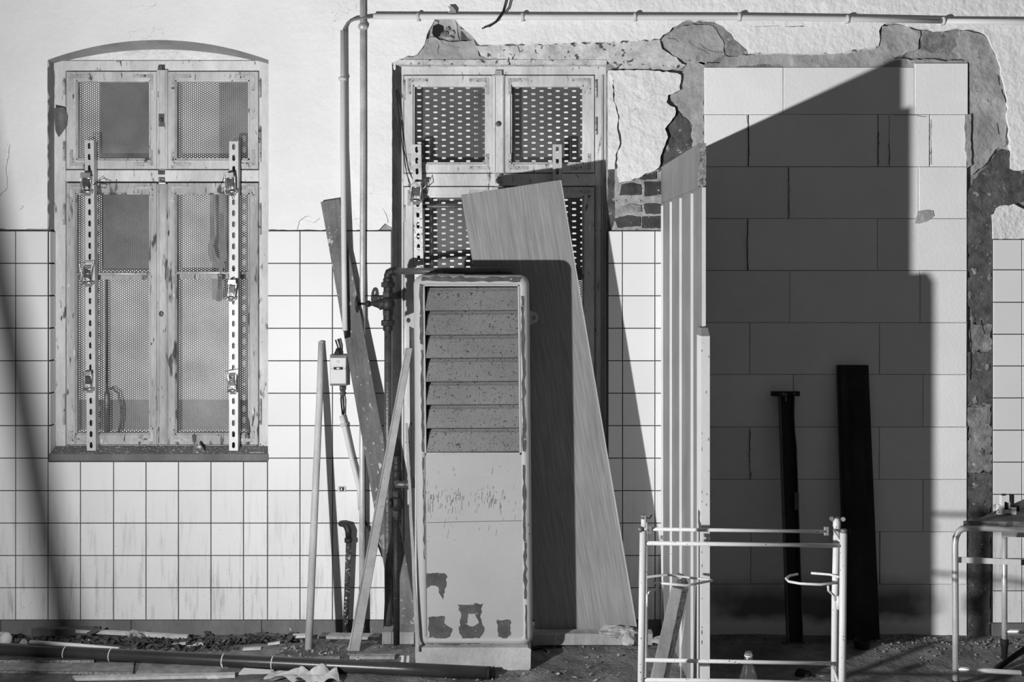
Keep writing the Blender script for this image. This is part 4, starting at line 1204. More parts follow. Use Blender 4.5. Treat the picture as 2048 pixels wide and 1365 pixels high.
# ================================================================== VENEER PANEL, BEAM, RUBBLE
pn = thing('veneer_panel', W(1180, 1290, .25), 'tall oak-veneered panel leaning askew behind the cabinet', 'panel')
b = B(); b.quad([W(1078, 1300, .25), W(1274, 1274, .25), W(1120, 360, .265), W(922, 390, .265)], -.022, .0008); obj('board', b, 'oak_veneer', pn)
b = B(); b.quad([W(1272.5, 1274, .2495), W(1277, 1273, .2495), W(1122.5, 361, .2645), W(1119.5, 360.5, .2645)], -.023); obj('edge_band', b, 'oak_edge', pn)
b = B(); b.rect(1050, 1269, 1306, 1292, .33, .272, .003)
tag(obj('floor_beam', b, 'wood_grey'), 'grey beam lying on the ground in front of the veneer panel', 'beam')
b = B(); b.blob(W(1232, 1264, .36), (.075, .04, .022), 3, 16, 10, .5); b.blob(W(1256, 1276, .37), (.03, .03, .03), 9, 12, 8, .6)
tag(obj('rubble_lump', b, 'rubble'), 'lump of broken mortar on the end of the beam', 'rubble')
b = B(); b.blob(W(1325, 1100 + 182, .33), (.06, .03, .012), 12, 10, 6, .5)
tag(obj('rubble_lump', b, 'rubble'), 'flat piece of mortar by the foot of the ribbed door', 'rubble')

# ================================================================== RIBBED DOOR STANDING OUT FROM THE WALL
dr = thing('ribbed_door', (303 * S, -.45, 0), 'pale ribbed door leaf standing square to the wall', 'door leaf')
zt = CZ + 205 * S; X0, X1 = 301 * S, 306 * S; DN = .905
def dx(d): return X0 + (X1 - X0) * d / DN
def dslab(b, d0, d1, z0, z1, xl, xr):
    vs = []
    for d in (d0, d1):
        for x in (xl, xr):
            for z in (z0, z1): vs.append(Vector((dx(d) + x, -d, z)))
    b.add(vs, [(0, 1, 3, 2), (4, 6, 7, 5), (0, 4, 5, 1), (2, 3, 7, 6), (0, 2, 6, 4), (1, 5, 7, 3)])
b = B(); dslab(b, .012, DN + .03, .0, zt - .165, -.003, .011); obj('leaf', b, 'door_face', dr)
b = B(); dslab(b, .010, DN, zt - .165, zt, -.008, .016); obj('top_rail', b, 'door_face', dr)
b = B(); dslab(b, DN, DN + .003, zt - .165, zt, -.011, .018); obj('end_grain', b, 'chipboard', dr)
for d in (.035, .275, .515, .765):
    b = B()
    z1 = CZ + 128 * S
    vs = []
    # a fin: square towards the camera, sloping back into the leaf away from it
    for z in (.0, z1):
        for (dd, x) in ((d, -.0105), (d - .016, -.0105), (d - .05, 0), (d, .002)): vs.append(Vector((dx(dd) + x, -dd, z)))
    b.add(vs, [(0, 1, 2, 3), (7, 6, 5, 4), (0, 4, 5, 1), (1, 5, 6, 2), (2, 6, 7, 3), (3, 7, 4, 0)])
    obj('rib', b, 'door_white', dr)
b = B(); dslab(b, DN + .0302, DN + .032, CZ - 92 * S, zt - .167, -.003, .011); obj('end_edge', b, 'door_white', dr)
b = B(); dslab(b, DN + .0, DN + .085, .0, CZ - 92 * S - .03, -.016, .015); obj('lower_edge_post', b, 'door_white', dr)
b = B()
vs = []
for (z, x0, x1, e) in ((CZ - 92 * S - .03, -.016, .015, .085), (CZ - 92 * S, -.015, .010, .075)):
    for (x, d) in ((x0, DN), (x1, DN), (x1, DN + e), (x0, DN + e)): vs.append(Vector((dx(d) + x, -d, z)))
b.add(vs, [(3, 2, 1, 0), (4, 5, 6, 7), (0, 1, 5, 4), (1, 2, 6, 5), (2, 3, 7, 6), (3, 0, 4, 7)])
obj('sawn_end', b, 'door_face', dr)
b = B(); r_ = random.Random(8)
for i in range(26):
    z = r_.uniform(.2, CZ - 110 * S); x = r_.choice([-.016, .0276]) ; s_ = r_.uniform(.003, .008)
    b.box((dx(DN + .08) + (x + .002 if x < 0 else .012 * r_.random()), -(DN + .0852), z), (s_ * .5, .001, s_ * r_.uniform(.6, 2)))
tag(obj('paint_chips', b, 'wood_grey', dr), kind='stuff')

# ================================================================== IN THE SHADE: CHANNEL, BOARD, CAN
ch = thing('steel_channel', W(1596, 1290, .19), 'upright black steel channel with end plates leaning on the block wall', 'steel channel')
ct, cbm = (1575, 786, .06), (1592, 1290, .25)
def cpt(t, u): 
    bend = 5 * math.exp(-((t - .1) / .12) ** 2) if u > 0 else 0
    return W(ct[0] + (cbm[0] - ct[0]) * t + u + bend * .0 - (2.5 if (u > 0 and .05 < t < .2) else 0), ct[1] + (cbm[1] - ct[1]) * t, ct[2] + (cbm[2] - ct[2]) * t)
def strip(us, dd, name, m):
    b = B(); vs = []; n = 14
    for i in range(n + 1):
        t = i / n
        vs += [cpt(t, us[0]), cpt(t, us[1]), cpt(t, us[1]) + Vector((0, dd, 0)), cpt(t, us[0]) + Vector((0, dd, 0))]
    fs = []
    for i in range(n):
        o = 4 * i
        for q in range(4):
            q2 = (q + 1) % 4
            fs.append((o + q2, o + q, o + 4 + q, o + 4 + q2))
    fs += [(0, 1, 2, 3), (4 * n + 3, 4 * n + 2, 4 * n + 1, 4 * n)]
    b.add(vs, fs); return obj(name, b, m, ch)
def cpt2(t, u): return cpt(t, u)
strip((-15.5, -13.8), .035, 'flange', 'steel_edge'); strip((13.8, 15.2), .035, 'flange', 'steel_edge')
_c = cpt
def cpt(t, u): return _c(t, u) + Vector((0, .03, 0))
strip((-14, 14), .004, 'web', 'black_steel')
b = B(); b.rect(1544, 784, 1600, 793, .045, .02, .001); obj('end_plate', b, 'black_steel', ch)
b = B(); b.lathe(W(1566, 789, .075), (0, -1, 0), [(0, .008), (.01, .008), (.012, .005)], 8); b.lathe(W(1588, 787, .07), (0, -1, 0), [(0, .005), (.008, .005)], 8); b.rect(1570, 788, 1574, 804, .07, .06, .001); pieces('bolt', b, 'steel_edge', ch)
b = B(); b.box(W(1592, 1291, .23), (.11, .07, .006)); obj('foot_plate', b, 'steel_edge', ch)
b = B(); b.rect(1589, 986, 1598, 1020, .148, .145, .0005); obj('paper_label', b, 'old_timber', ch)
bd = thing('black_board', W(1728, 1280, .14), 'wide black board leaning on the shaded block wall', 'board')
b = B(); b.quad([W(1697, 1282, .15), W(1760, 1280, .15), W(1737, 731, .03), W(1680, 731, .03)], -.016, .001); obj('face', b, 'board_black', bd)
b = B(); b.quad([W(1691, 1282, .146), W(1697, 1282, .146), W(1680, 731, .026), W(1675, 731, .026)], -.018); obj('edge', b, 'black_steel', bd)
cn = thing('black_cup', W(1724, 1308, .3), 'small black plastic cup standing in the shade by the black board', 'cup')
b = B(); b.lathe(W(1724, 1306, .30), (0, 0, 1), [(0, .027), (.002, .029), (.05, .034), (.052, .036), (.055, .036), (.055, .032), (.01, .026)], 18); obj('cup_body', b, 'rubber', cn)
hm = thing('black_cylinder', W(1598, 1352, .56), 'black rounded cylinder lying on its side inside the trestle', 'cylinder')
b = B(); c0 = W(1590, 1348, .58); b.lathe(c0, (.8, -.45, -.10), [(0, .004), (.004, .018), (.012, .025), (.03, .027), (.055, .026), (.06, .022)], 16); b.lathe(c0 + Vector((.8, -.45, -.10)).normalized() * .058, (.8, -.45, -.1), [(0, .016), (.02, .015), (.022, .012)], 12); obj('drum', b, 'rubber', hm)
b = B(); b.tube([W(1612, 1352, .6), W(1632, 1362, .62), W(1650, 1372, .64)], .004, 8); obj('rod', b, 'iron_worn', hm)
b = B(); b.lathe(W(1646, 1358, .62), (0, -.25, 1), [(0, .017), (.004, .017), (.005, .013)], 16)
tag(obj('metal_cap', b, 'clip_grey'), 'pale round metal cap on the ground inside the trestle', 'cap')

# ================================================================== TRESTLE
tr = thing('scaffold_trestle', W(1486, 1480, 1.22), 'white-painted folding scaffold trestle with speckled tubes', 'trestle')
TD, TR = 1.315, 1.136
def tub(name, pts, r_, m='trestle_paint', n=12):
    b = B(); b.tube(pts, r_, n); return obj(name, b, m, tr)
def gy(d): return HOR + (CZ / S) / (1 - d / D)       # photograph row of the ground at depth d
GYF, GYB = gy(TD) - 1, gy(TR) - 1
tub('leg', [W(1286.5, 1062, TD), W(1280, GYF, TD)], .0118); tub('leg', [W(1687, 1066, TD), W(1683, GYF, TD)], .0118)
tub('leg', [W(1291.5, 1045, TR), W(1291, 1180, TR), W(1290, GYB, TR)], .009); tub('leg', [W(1674, 1042, TR), W(1670, 1200, TR), W(1668, GYB, TR)], .0118)
tub('rail', [W(1286, 1087, TD), W(1680, 1092, TD)], .0068); tub('rail', [W(1300, 1059, TR), W(1650, 1064, TR)], .0062)
tub('rail', [W(1290, 1321, TR + .02), W(1500, 1325, TR + .03), W(1664, 1328, TR + .03)], .0068); tub('rail', [W(1284, 1361, TD), W(1470, 1363, TD), W(1684, 1369, TD)], .0068)
for (x, y, d, rr) in ((1288, 1036, TR, .0105), (1673, 1043, TR, .012)):
    b = B(); b.lathe(W(x, y + 20, d), (0, 0, 1), [(0, rr), (.045, rr)], 12); obj('sleeve', b, 'trestle_paint', tr)
for (x, y, d) in ((1287, 1032, TR), (1282, 1058, TD), (1674, 1037, TR), (1688, 1062, TD)):
    b = B(); b.lathe(W(x, y + 6, d), (0, 0, 1), [(0, .011), (.013, .011), (.015, .008)], 10); obj('cap_bolt', b, 'trestle_bolt', tr)
b = B(); b.tube([W(1293, 1036, TR), W(1299, 1038, TR), W(1304, 1030, TR)], .0022, 6); b.tube([W(1693, 1064, TD), W(1699, 1067, TD), W(1700, 1060, TD)], .0025, 6); pieces('hook', b, 'wire_black', tr)
b = B()
for (x, y) in ((1663, 1038), (1686, 1039)): b.lathe(W(x, y, TR + .006), (0, -1, 0), [(0, .008), (.003, .008)], 8); b.tube([W(1674, 1040, TR), W(x, y, TR + .004)], .003, 6)
pieces('wing_nut', b, 'wood_grey', tr)
for (x, y, d) in ((1299, 1060, TR + .01), (1325, 1081, TR + .005), (1653, 1063, TR + .012)):
    b = B(); b.rect(x - 4, y - 8, x + 5, y - 1, d + .004, d - .004, .001); b.rect(x - 4, y + 3, x + 5, y + 9, d + .004, d - .004, .001); b.rect(x + 1, y - 8, x + 5, y + 9, d, d - .006, .001)
    obj('latch_clip', b, 'wood_grey', tr)
b = B(); b.tube([W(1668, 1060, TR + .01), W(1678, 1082, TD - .01)], .004, 8); obj('brace', b, 'trestle_paint', tr)
b = B(); b.tube([W(1665, 1330, TR + .02), W(1672, 1352, TR + .06), W(1676, 1366, TD - .02)], .005, 8); obj('brace', b, 'trestle_paint', tr)
# square ring on the left, open round ring on the right
b = B(); b.tube([W(1288, 1156, TR + .1), W(1334, 1150, TR - .02), W(1424, 1162, TR + .06), W(1372, 1172, TR + .17), W(1308, 1166, TR + .13)], .0042, 8)
b.tube([W(1316, 1166, TR + .14), W(1315, 1176, TR + .14), W(1308, 1182, TR + .14), W(1298, 1186, TR + .14), W(1296, 1198, TR + .14)], .004, 8)
obj('square_bracket', b, 'trestle_paint', tr)
b = B(); b.lathe(W(1295.5, 1213, TR + .14), (0, 0, 1), [(0, .008), (.042, .008)], 10); b.lathe(W(1677, 1219, TR + .12), (0, 0, 1), [(0, .008), (.045, .008)], 10); pieces('hinge_sleeve', b, 'trestle_paint', tr)
b = B()
ring = [W(1595, 1149, TR - .02), W(1580, 1152, TR + .0), W(1572, 1158, TR + .05), W(1578, 1164, TR + .1), W(1600, 1168, TR + .15), W(1640, 1170, TR + .17), W(1678, 1166, TR + .14)]
b.tube(ring, .0044, 8); b.tube([W(1622, 1147, TR - .02), W(1660, 1150, TR), W(1679, 1155, TR + .06)], .0044, 8)
b.tube([W(1656, 1170, TR + .15), W(1657, 1182, TR + .14), W(1668, 1192, TR + .12), W(1671, 1202, TR + .12)], .0042, 8)
obj('round_bracket', b, 'trestle_paint', tr)

# short timber leaning inside the trestle
tm = thing('timber_offcut', W(1306, 1400, .95), 'short grey timber offcut leaning against the ribbed door inside the trestle', 'timber')
b = B()
vs = [W(1300, 1372, .64), W(1322, 1372, .64), W(1334, 1372, .58), W(1378, 1177, .52), W(1363, 1173, .56), W(1343, 1174, .56)]
P0 = [W(1294, 1400, .97), W(1318, 1400, .97), W(1364, 1180, .945), W(1346, 1176, .945)]
b.quad(P0, -.03); obj('front_face', b, 'wood_grey', tm)
b = B(); P1 = [W(1318, 1400, .971), W(1328, 1398, .94), W(1377, 1178, .916), W(1364, 1180, .946)]
b.quad(P1, -.025); obj('side_face', b, 'chipboard', tm)
b = B(); b.blob(W(1362, 1168, .93), (.02, .008, .016), 5, 8, 6, .7); b.tube([W(1356, 1148, .93), W(1366, 1152, .93), W(1374, 1168, .925)], .005, 6); pieces('torn_top', b, 'old_timber', tm)
b = B(); b.tube([W(1362, 1385, .92), W(1362, 1300, .92), W(1371, 1220, .92)], .0022, 5); tag(obj('frayed_rope', b, 'sheet_white'), 'thin frayed white rope hanging behind the timber offcut', 'rope')
# bottle
bo = thing('bottle', Vector((W(1497, 1303, 1.1).x, -1.1, 0)), 'clear bottle standing on the ground behind the front trestle rail', 'bottle')
c0 = Vector((W(1497, 1303, 1.1).x, -1.1, 0))
b = B(); b.lathe(c0, (0, 0, 1), [(0, .030), (.006, .036), (.13, .037), (.175, .034), (.21, .025), (.24, .0150), (.252, .0125), (.278, .0120)], 24)
bbody = obj('bottle_body', b, 'bottle_glass', bo)
b = B(); b.lathe(c0 + Vector((0, 0, .254)), (0, 0, 1), [(0, .0150), (.003, .0156), (.005, .0136), (.018, .0136), (.020, .0126), (.024, .0126)], 18); obj('screw_neck', b, 'bottle_glass', bbody)
b = B(); b.lathe(c0 + Vector((0, 0, .262)), (0, 0, 1), [(0, .0142), (.003, .0146), (.006, .0142)], 18); obj('neck_ring', b, 'plastic_white', bo)

# ================================================================== TABLE AT THE RIGHT
TB = .70; T2 = .44
tb = thing('tube_table', W(1990, 1370, .6), 'tubular steel table with a broken chipboard top, at the right edge', 'table')
def ttub(name, pts, r_, m='chrome'):
    b = B(); b.tube(pts, r_, 12); return obj(name, b, m, tb)
gl1 = gy(TB)
ttub('front_frame', [W(1911.5, gl1 - 3, TB), W(1911, 1250, TB), W(1910, 1090, TB), W(1911.5, 1076, TB), W(1917, 1064, TB), W(1926, 1057.5, TB), W(1938, 1056, TB), W(2048, 1060, TB + .01), W(2230, 1066, TB + .03), W(2244, 1072, TB + .03), W(2248, 1090, TB + .03), W(2250, gl1 + 8, TB + .03)], .0122)
ttub('lower_rail', [W(1912, 1339, TB), W(2048, 1347, TB + .01), W(2248, 1357, TB + .03)], .009)
b = B(); b.quad([W(1911, 1126, TB - .004), W(2042, 1131, TB + .004), W(2042, 1120, TB + .004), W(1911, 1115, TB - .004)], -.006); obj('flat_bar', b, 'flat_bar', tb)
b = B(); b.quad([W(2042, 1131, TB + .004), W(2250, 1140, TB + .02), W(2250, 1129, TB + .02), W(2042, 1120, TB + .004)], -.006); obj('flat_bar', b, 'iron_dark', tb)
b = B(); b.lathe(W(2042, 1347, TB + .012), (1, 0, 0), [(0, .0105), (.05, .0105)], 12); obj('rubber_sleeve', b, 'rubber', tb)
ttub('rear_leg', [W(2009, 1060, T2), W(2009, 1290, T2)], .0112)
ttub('rear_rail', [W(2009, 1264, T2), W(2300, 1266, T2 - .02)], .008)
b = B(); b.quad([W(2009, 1075, T2 + .012), W(2300, 1078, T2 + .012), W(2300, 1068, T2 + .012), W(2009, 1065, T2 + .012)], -.006); obj('flat_bar', b, 'flat_bar', tb)
gl2 = gy(T2)
b = B(); b.lathe(W(2009, gl2 - 1, T2), (0, 0, 1), [(0, .010), (.06, .014), (.066, .017), (.07, .0175), (.074, .014), (.08, .0175), (.086, .0125)], 14); obj('rubber_foot', b, 'rubber', tb)
b = B(); b.lathe(W(1911.5, gl1, TB), (0, 0, 1), [(0, .015), (.016, .015), (.018, .013)], 12); obj('rubber_foot', b, 'rubber', tb)
zt_ = CZ - 428 * S
plan = [(768, 306), (792, 300), (860, 230), (905, 190), (954, 140), (1010, 95), (1130, 60), (1250, 120), (1240, 310), (1100, 312), (1000, 310), (960, 308), (900, 311), (840, 309)]
r_ = random.Random(12); out = []
for i, p in enumerate(plan):
    q = plan[(i + 1) % len(plan)]
    for j in range(5):
        t = j / 5
        out.append(Vector(((p[0] + (q[0] - p[0]) * t + r_.uniform(-1.5, 1.5)) * S, -(p[1] + (q[1] - p[1]) * t + r_.uniform(-2, 2)) * S, 0)))
tris = tessellate_polygon([out]); n = len(out); th = .020
vs = [p + Vector((0, 0, zt_)) for p in out] + [p * 1.0 + Vector((r_.uniform(-.003, .003), r_.uniform(-.003, .003), zt_ - th)) for p in out]
fs = []
for t in tris:
    a, c, e = (out[i] for i in t)
    t2 = t if (c - a).cross(e - a).z > 0 else tuple(reversed(t))
    fs += [t2, tuple(n + i for i in reversed(t2))]
for i in range(n): fs.append((i, n + i, n + (i + 1) % n, (i + 1) % n))
b = B(); b.add(vs, fs); obj('table_top', b, 'tabletop', tb)
b = B(); r_ = random.Random(14)
for i in range(40): b.blob(W(r_.uniform(1928, 2046), r_.choice([1047, 1049, 1050]) + r_.uniform(-2, 3), TB + .002), (.002 + .004 * r_.random(), .003, .002 + .003 * r_.random()), i, 6, 4, .4)
tag(obj('crumbs', b, 'rubble', tb), kind='stuff')
# things on the table
ho = thing('plastic_holder', Vector((W(2014, 1038, .6).x, -.6, zt_)), 'white plastic holder with dark contacts standing on the table', 'holder')
k3 = S * (1 - .6 / D)
def HX(px, py): return W(px, py, .6) + Vector((0, 0, zt_ - W(0, 1037, .6).z))
def hbox(b, x0, y0, x1, y1, d0=.0, dd=.02):
    P = [HX(x0, y1), HX(x1, y1), HX(x1, y0), HX(x0, y0)]
    b.quad([p + Vector((0, -d0, 0)) for p in P], -dd, .0005)
b = B(); hbox(b, 1997, 1018, 2006, 1037); hbox(b, 2003, 999, 2009, 1037, .001); hbox(b, 2006, 1030, 2024, 1035, -.002); hbox(b, 2024, 1023, 2033, 1037); hbox(b, 2009, 1000, 2012, 1034, -.012, .01)
obj('holder_body', b, 'plastic_white', ho)
b = B(); hbox(b, 2010, 1014, 2018, 1028, -.006); hbox(b, 2025, 998, 2030, 1026, -.006); hbox(b, 2006, 996, 2013, 999, -.002, .008); hbox(b, 2033, 1020, 2042, 1032, -.01)
pieces('contact_block', b, 'rubber', ho)
b = B(); b.blob(HX(2021, 1022) + Vector((0, .012, 0)), (.008, .006, .016), 8, 8, 6, .6); obj('crumpled_foil', b, 'zinc', ho)
b = B(); pts = []
for (x, y, d) in ((1971, 1001, .60), (1967, 1010, .60), (1966, 1018, .60), (1972, 1026, .62), (1982, 1029, .62), (1992, 1026, .61), (1996, 1020, .60)):
    pts.append(W(x, y, d))
b.tube(pts, .0015, 6)
tag(obj('wire_loop', b, 'wire_black'), 'loop of thin black wire at the left corner of the table top', 'wire')
b = B(); b.blob(Vector((W(1995, 1016, .48).x, -.48, zt_ + .006)), (.02, .012, .008), 3, 8, 6, .5)
tag(obj('plaster_crumb', b, 'rubble'), 'small plaster crumb on the table behind the plastic holder', 'rubble')
b = B(); b.tube([W(1993, 1338, .60), W(2060, 1292, .52), W(2140, 1240, .40)], .011, 10)
tag(obj('black_stick', b, 'rubber'), 'black rod slanting to the ground under the table', 'rod')

# ================================================================== ALONG THE GROUND
bp = thing('black_pipe', W(480, 1340, .5), 'long black plastic pipe lying along the ground', 'pipe')
def bpp(px): 
    t = (px + 80) / 1070
    return W(px, 1298 + (px + 40) * .0485 * 1.0 - 0, .41 + .225 * t)
b = B(); b.tube([bpp(x) for x in (-220, 0, 200, 400, 600, 800, 975)], .0258, 16); obj('pipe_tube', b, 'pipe_black', bp)
b = B(); ax = (bpp(990) - bpp(975)).normalized(); b.lathe(bpp(975), ax, [(0, .0262), (.012, .0262), (.012, .019), (.03, .019), (.03, .012)], 16); obj('pipe_end', b, 'rubber', bp)
for x in (131, 222, 447, 546):
    b = B(); c = bpp(x); b.lathe(c - ax * .002, ax, [(0, .0262), (0, .027), (.004, .027), (.004, .0262)], 16); obj('cable_tie', b, 'tie_white', bp)
b = B(); c = bpp(447); b.tube([c + Vector((0, -.026, -.006)), c + Vector((.008, -.03, -.03)), c + Vector((.014, -.04, -.04))], .002, 6); obj('tie_tail', b, 'tie_white', bp)

def flat(name, pts, z, thick, m, label, cat, edge=None):
    """board lying on the ground: outline as (photograph column, depth)"""
    out = [Vector(((x - 1024) * (1 - d / D) * S, -d, z)) for x, d in pts]
    n = len(out)
    vs = [p for p in out] + [p - Vector((0, 0, thick)) for p in out]
    a = sum((out[i].x * out[(i + 1) % n].y - out[(i + 1) % n].x * out[i].y) for i in range(n))
    idx = list(range(n)) if a > 0 else list(reversed(range(n)))
    fs = [tuple(idx), tuple(n + i for i in reversed(idx))]
    for i in range(n):
        j = (i + 1) % n
        fs.append((i, n + i, n + j, j) if a > 0 else (j, n + j, n + i, i))
    b = B(); b.add(vs, fs)
    if edge:
        root = thing(name, sum(out, Vector()) / n - Vector((0, 0, thick)), label, cat)
        obj('board_face', b, m, root)
        i, j = edge
        b2 = B(); o = Vector((0, -.0015, 0)); b2.quad([out[i] - Vector((0, 0, thick)) + o, out[j] - Vector((0, 0, thick)) + o, out[j] + o, out[i] + o], -.004)
        obj('board_edge', b2, 'chipboard', root)
        return root
    return tag(obj(name, b, m), label, cat)
def zat(py, d): return CZ + (HOR - py) * (1 - d / D) * S
flat('chipboard_strip', [(-120, .50), (188, .50), (190, .38), (-120, .38)], zat(1321, .5), .020, 'old_timber', 'upper chipboard strip under the black pipe at the left', 'board', (0, 1))
flat('chipboard_strip', [(-120, .585), (266, .60), (268, .50), (-120, .505)], zat(1343, .59), .022, 'wood_grey', 'wider chipboard strip below the first one at the left edge', 'board', (0, 1))
flat('dark_sheet', [(-120, .70), (120, .72), (168, .64), (140, .56), (-120, .56)], zat(1349, .6), .008, 'old_timber', 'dark sheet of board in the bottom left corner', 'board')
flat('grey_board', [(272, .60), (420, .62), (470, .50), (282, .50)], zat(1346, .6), .012, 'wood_grey', 'grey board lying flat below the black pipe, left of the white sheets', 'board')
flat('pale_lath', [(150, .665), (470, .635), (470, .605), (145, .64)], zat(1350, .63), .012, 'wood_pale', 'pale lath lying across the bottom left boards', 'lath')
b = B(); b.tube([W(60, 1285, .42), W(150, 1291, .44), W(238, 1299, .46)], .0080, 10)
tag(obj('white_rod', b, 'plastic_white'), 'white plastic rod lying on top of the black pipe', 'rod')
b = B(); b.lathe(W(44, 1289, .40), (.5, 0, .45), [(0, .014), (.014, .015), (.018, .012)], 12)
tag(obj('pale_stone', b, 'concrete'), 'small pale rounded stone at the left end of the white rod', 'stone')
b = B(); b.tube([W(-60, 1291, .33), W(-10, 1283, .33), W(6, 1281, .33)], .034, 14); b.lathe(W(6, 1281, .33), (1, 0, 0), [(0, .034), (.02, .031), (.03, .02), (.034, .005)], 14)
tag(obj('white_roll', b, 'sheet_white'), 'white rounded roll at the left edge of the picture', 'roll')
def stick(name, p0, p1, w, h, m, label, cat, seed):
    a, c = W(*p0), W(*p1); ax = (c - a).normalized(); up = Vector((0, 0, 1)); sd = ax.cross(up).normalized()
    mt = Matrix((ax, sd, ax.cross(sd))).transposed(); b = B(); b.box((a + c) / 2, ((c - a).length, w, h), mt); return tag(obj(name, b, m), label, cat)
stick('pale_lath', (153, 1262, .10), (262, 1268, .12), .02, .014, 'wood_pale', 'pale slat against the skirting under the arched window, left one', 'slat', 1)
stick('pale_lath', (268, 1268, .13), (376, 1275, .15), .02, .016, 'wood_pale', 'pale slat against the skirting under the arched window, right one', 'slat', 2)
stick('dark_stick', (174, 1270, .16), (200, 1257, .14), .018, .012, 'old_timber', 'dark stick lying across the left pale slat', 'stick', 3)
stick('timber_piece', (66, 1264, .08), (190, 1262, .10), .03, .03, 'old_timber', 'dark timber piece in the leaves by the skirting, far left', 'slat', 4)
stick('wood_offcut', (340, 1290, .27), (374, 1287, .29), .014, .008, 'wood_pale', 'short pale offcut above the black pipe, nearest the slats', 'offcut', 5)
stick('wood_offcut', (375, 1290, .28), (408, 1288, .28), .02, .008, 'wood_pale', 'second short pale offcut above the black pipe, right of the first', 'offcut', 6)
stick('wood_offcut', (486, 1299, .34), (522, 1297, .34), .014, .01, 'wood_pale', 'pale offcut among the leaves, below the middle of the tiles', 'offcut', 7)
stick('wood_offcut', (536, 1289, .28), (560, 1286, .28), .014, .008, 'wood_pale', 'tiny pale offcut beside the dry leaf cluster', 'offcut', 8)
stick('wood_offcut', (638, 1272, .16), (760, 1274, .18), .05, .012, 'wood_grey', 'grey board end lying along the skirting behind the batten', 'board', 9)
stick('wood_offcut', (700, 1314, .42), (790, 1314, .42), .03, .012, 'wood_grey', 'grey slat on the ground below the batten foot', 'slat', 10)
stick('wood_offcut', (585, 1273, .2), (612, 1272, .2), .03, .01, 'wood_pale', 'pale board end behind the foot of the round pole', 'offcut', 11)
stick('bark_strip', (560, 1308, .38), (700, 1318, .42), .05, .012, 'old_timber', 'dark curled bark strip lying left of the batten foot', 'bark', 12)
stick('bark_strip', (600, 1316, .42), (680, 1316, .43), .02, .006, 'wood_grey', 'thin splintered strip just in front of the dark bark', 'splinter', 13)
for i, (x, lb) in enumerate(((804, 'left one of two short white tile spacers leaning by the plinth'), (815, 'right one of two short white tile spacers leaning by the plinth'))):
    b = B(); b.quad([W(x - 4, 1336, .57), W(x + 2, 1336, .57), W(x + 4, 1313, .55), W(x - 1, 1312, .55)], -.006)
    tag(obj('peg', b, 'wood_pale'), lb.replace('tile spacers', 'wooden pegs').replace('white', 'pale'), 'peg')
# crumpled foil / glass at the skirting
gs = thing('glass_shards', W(268, 1278, .2), 'glinting crushed clear plastic cup in the leaves under the arched window', 'cup')
b = B(); b.lathe(W(272, 1280, .22), (-.3, -.3, .9), [(0, .022), (.01, .026), (.03, .022), (.045, .014)], 9, False); obj('crushed_cup', b, 'bottle_glass', gs)
b = B(); b.tube([W(252, 1268, .2), W(262, 1280, .22)], .002, 5); b.tube([W(266, 1262, .2), W(280, 1272, .21), W(286, 1282, .22)], .002, 5); b.blob(W(264, 1265, .21), (.009, .007, .01), 2, 8, 6, .5); pieces('torn_rim', b, 'zinc', gs)

# white sheets at the bottom
def crumple(name, pts, z0, amp, seed, m, label, cat):
    """creased sheet: outline as (column, depth), heaved up in folds"""
    b = B(); (xa, da), (xb, db_), (xc, dc), (xd, dd) = pts
    n, k = 28, 16; vs = []
    for j in range(k + 1):
        for i in range(n + 1):
            u, v = i / n, j / k
            x = (xa * (1 - u) + xb * u) * (1 - v) + (xd * (1 - u) + xc * u) * v
            d = (da * (1 - u) + db_ * u) * (1 - v) + (dd * (1 - u) + dc * u) * v
            h = amp * abs(noise.noise(Vector((u * 2.2 + seed, v * 1.6 - u, seed * 1.7)))) * 2.4 + amp * .12 * noise.noise(Vector((u * 9, v * 8, seed)))
            vs.append(Vector(((x - 1024) * (1 - d / D) * S, -d, z0 + h + .002)))
    fs = [(j * (n + 1) + i, j * (n + 1) + i + 1, (j + 1) * (n + 1) + i + 1, (j + 1) * (n + 1) + i) for j in range(k) for i in range(n)]
    off = len(vs); vs2 = vs + [v - Vector((0, 0, .002)) for v in vs]
    fs2 = fs + [tuple(off + q for q in reversed(f_)) for f_ in fs]
    b.add(vs2, fs2)
    return tag(obj(name, b, m), label, cat)
b = B(); b.quad([W(455, 1372, .64), W(512, 1372, .62), W(548, 1341, .57), W(487, 1337, .56)], -.004)
tag(obj('card_sheet', b, 'sheet_white'), 'flat pale card propped under the black pipe', 'card')
crumple('white_bag', [(520, .70), (600, .70), (640, .585), (545, .585)], .006, .018, 2.3, 'sheet_white', 'crumpled white sheet right of the propped pale card', 'sheet')
crumple('white_bag', [(590, .72), (680, .70), (672, .595), (600, .60)], .004, .022, 5.1, 'sheet_white', 'smaller crumpled white bag at the right end of the sheets', 'bag')
b = B(); b.lathe(W(428, 1364, .63), (0, -1, .2), [(0, .028), (.012, .028), (.014, .024)], 16)
tag(obj('white_disc', b, 'sheet_white'), 'left round white disc at the bottom edge below the pale lath', 'disc')
b = B(); b.lathe(W(454, 1362, .61), (0, -1, .25), [(0, .026), (.012, .026), (.014, .022)], 16)
tag(obj('white_disc', b, 'sheet_white'), 'right round white disc at the bottom edge beside the propped card', 'disc')
# hose behind the plinth
b = B(); b.tube([W(1066, 1300, .34), W(1085, 1298, .36), W(1100, 1308, .38), W(1104, 1322, .42), W(1094, 1332, .46)], .004, 8)
tag(obj('hose_loop', b, 'rubber'), 'thin dark hose loop on the ground right of the plinth', 'hose')

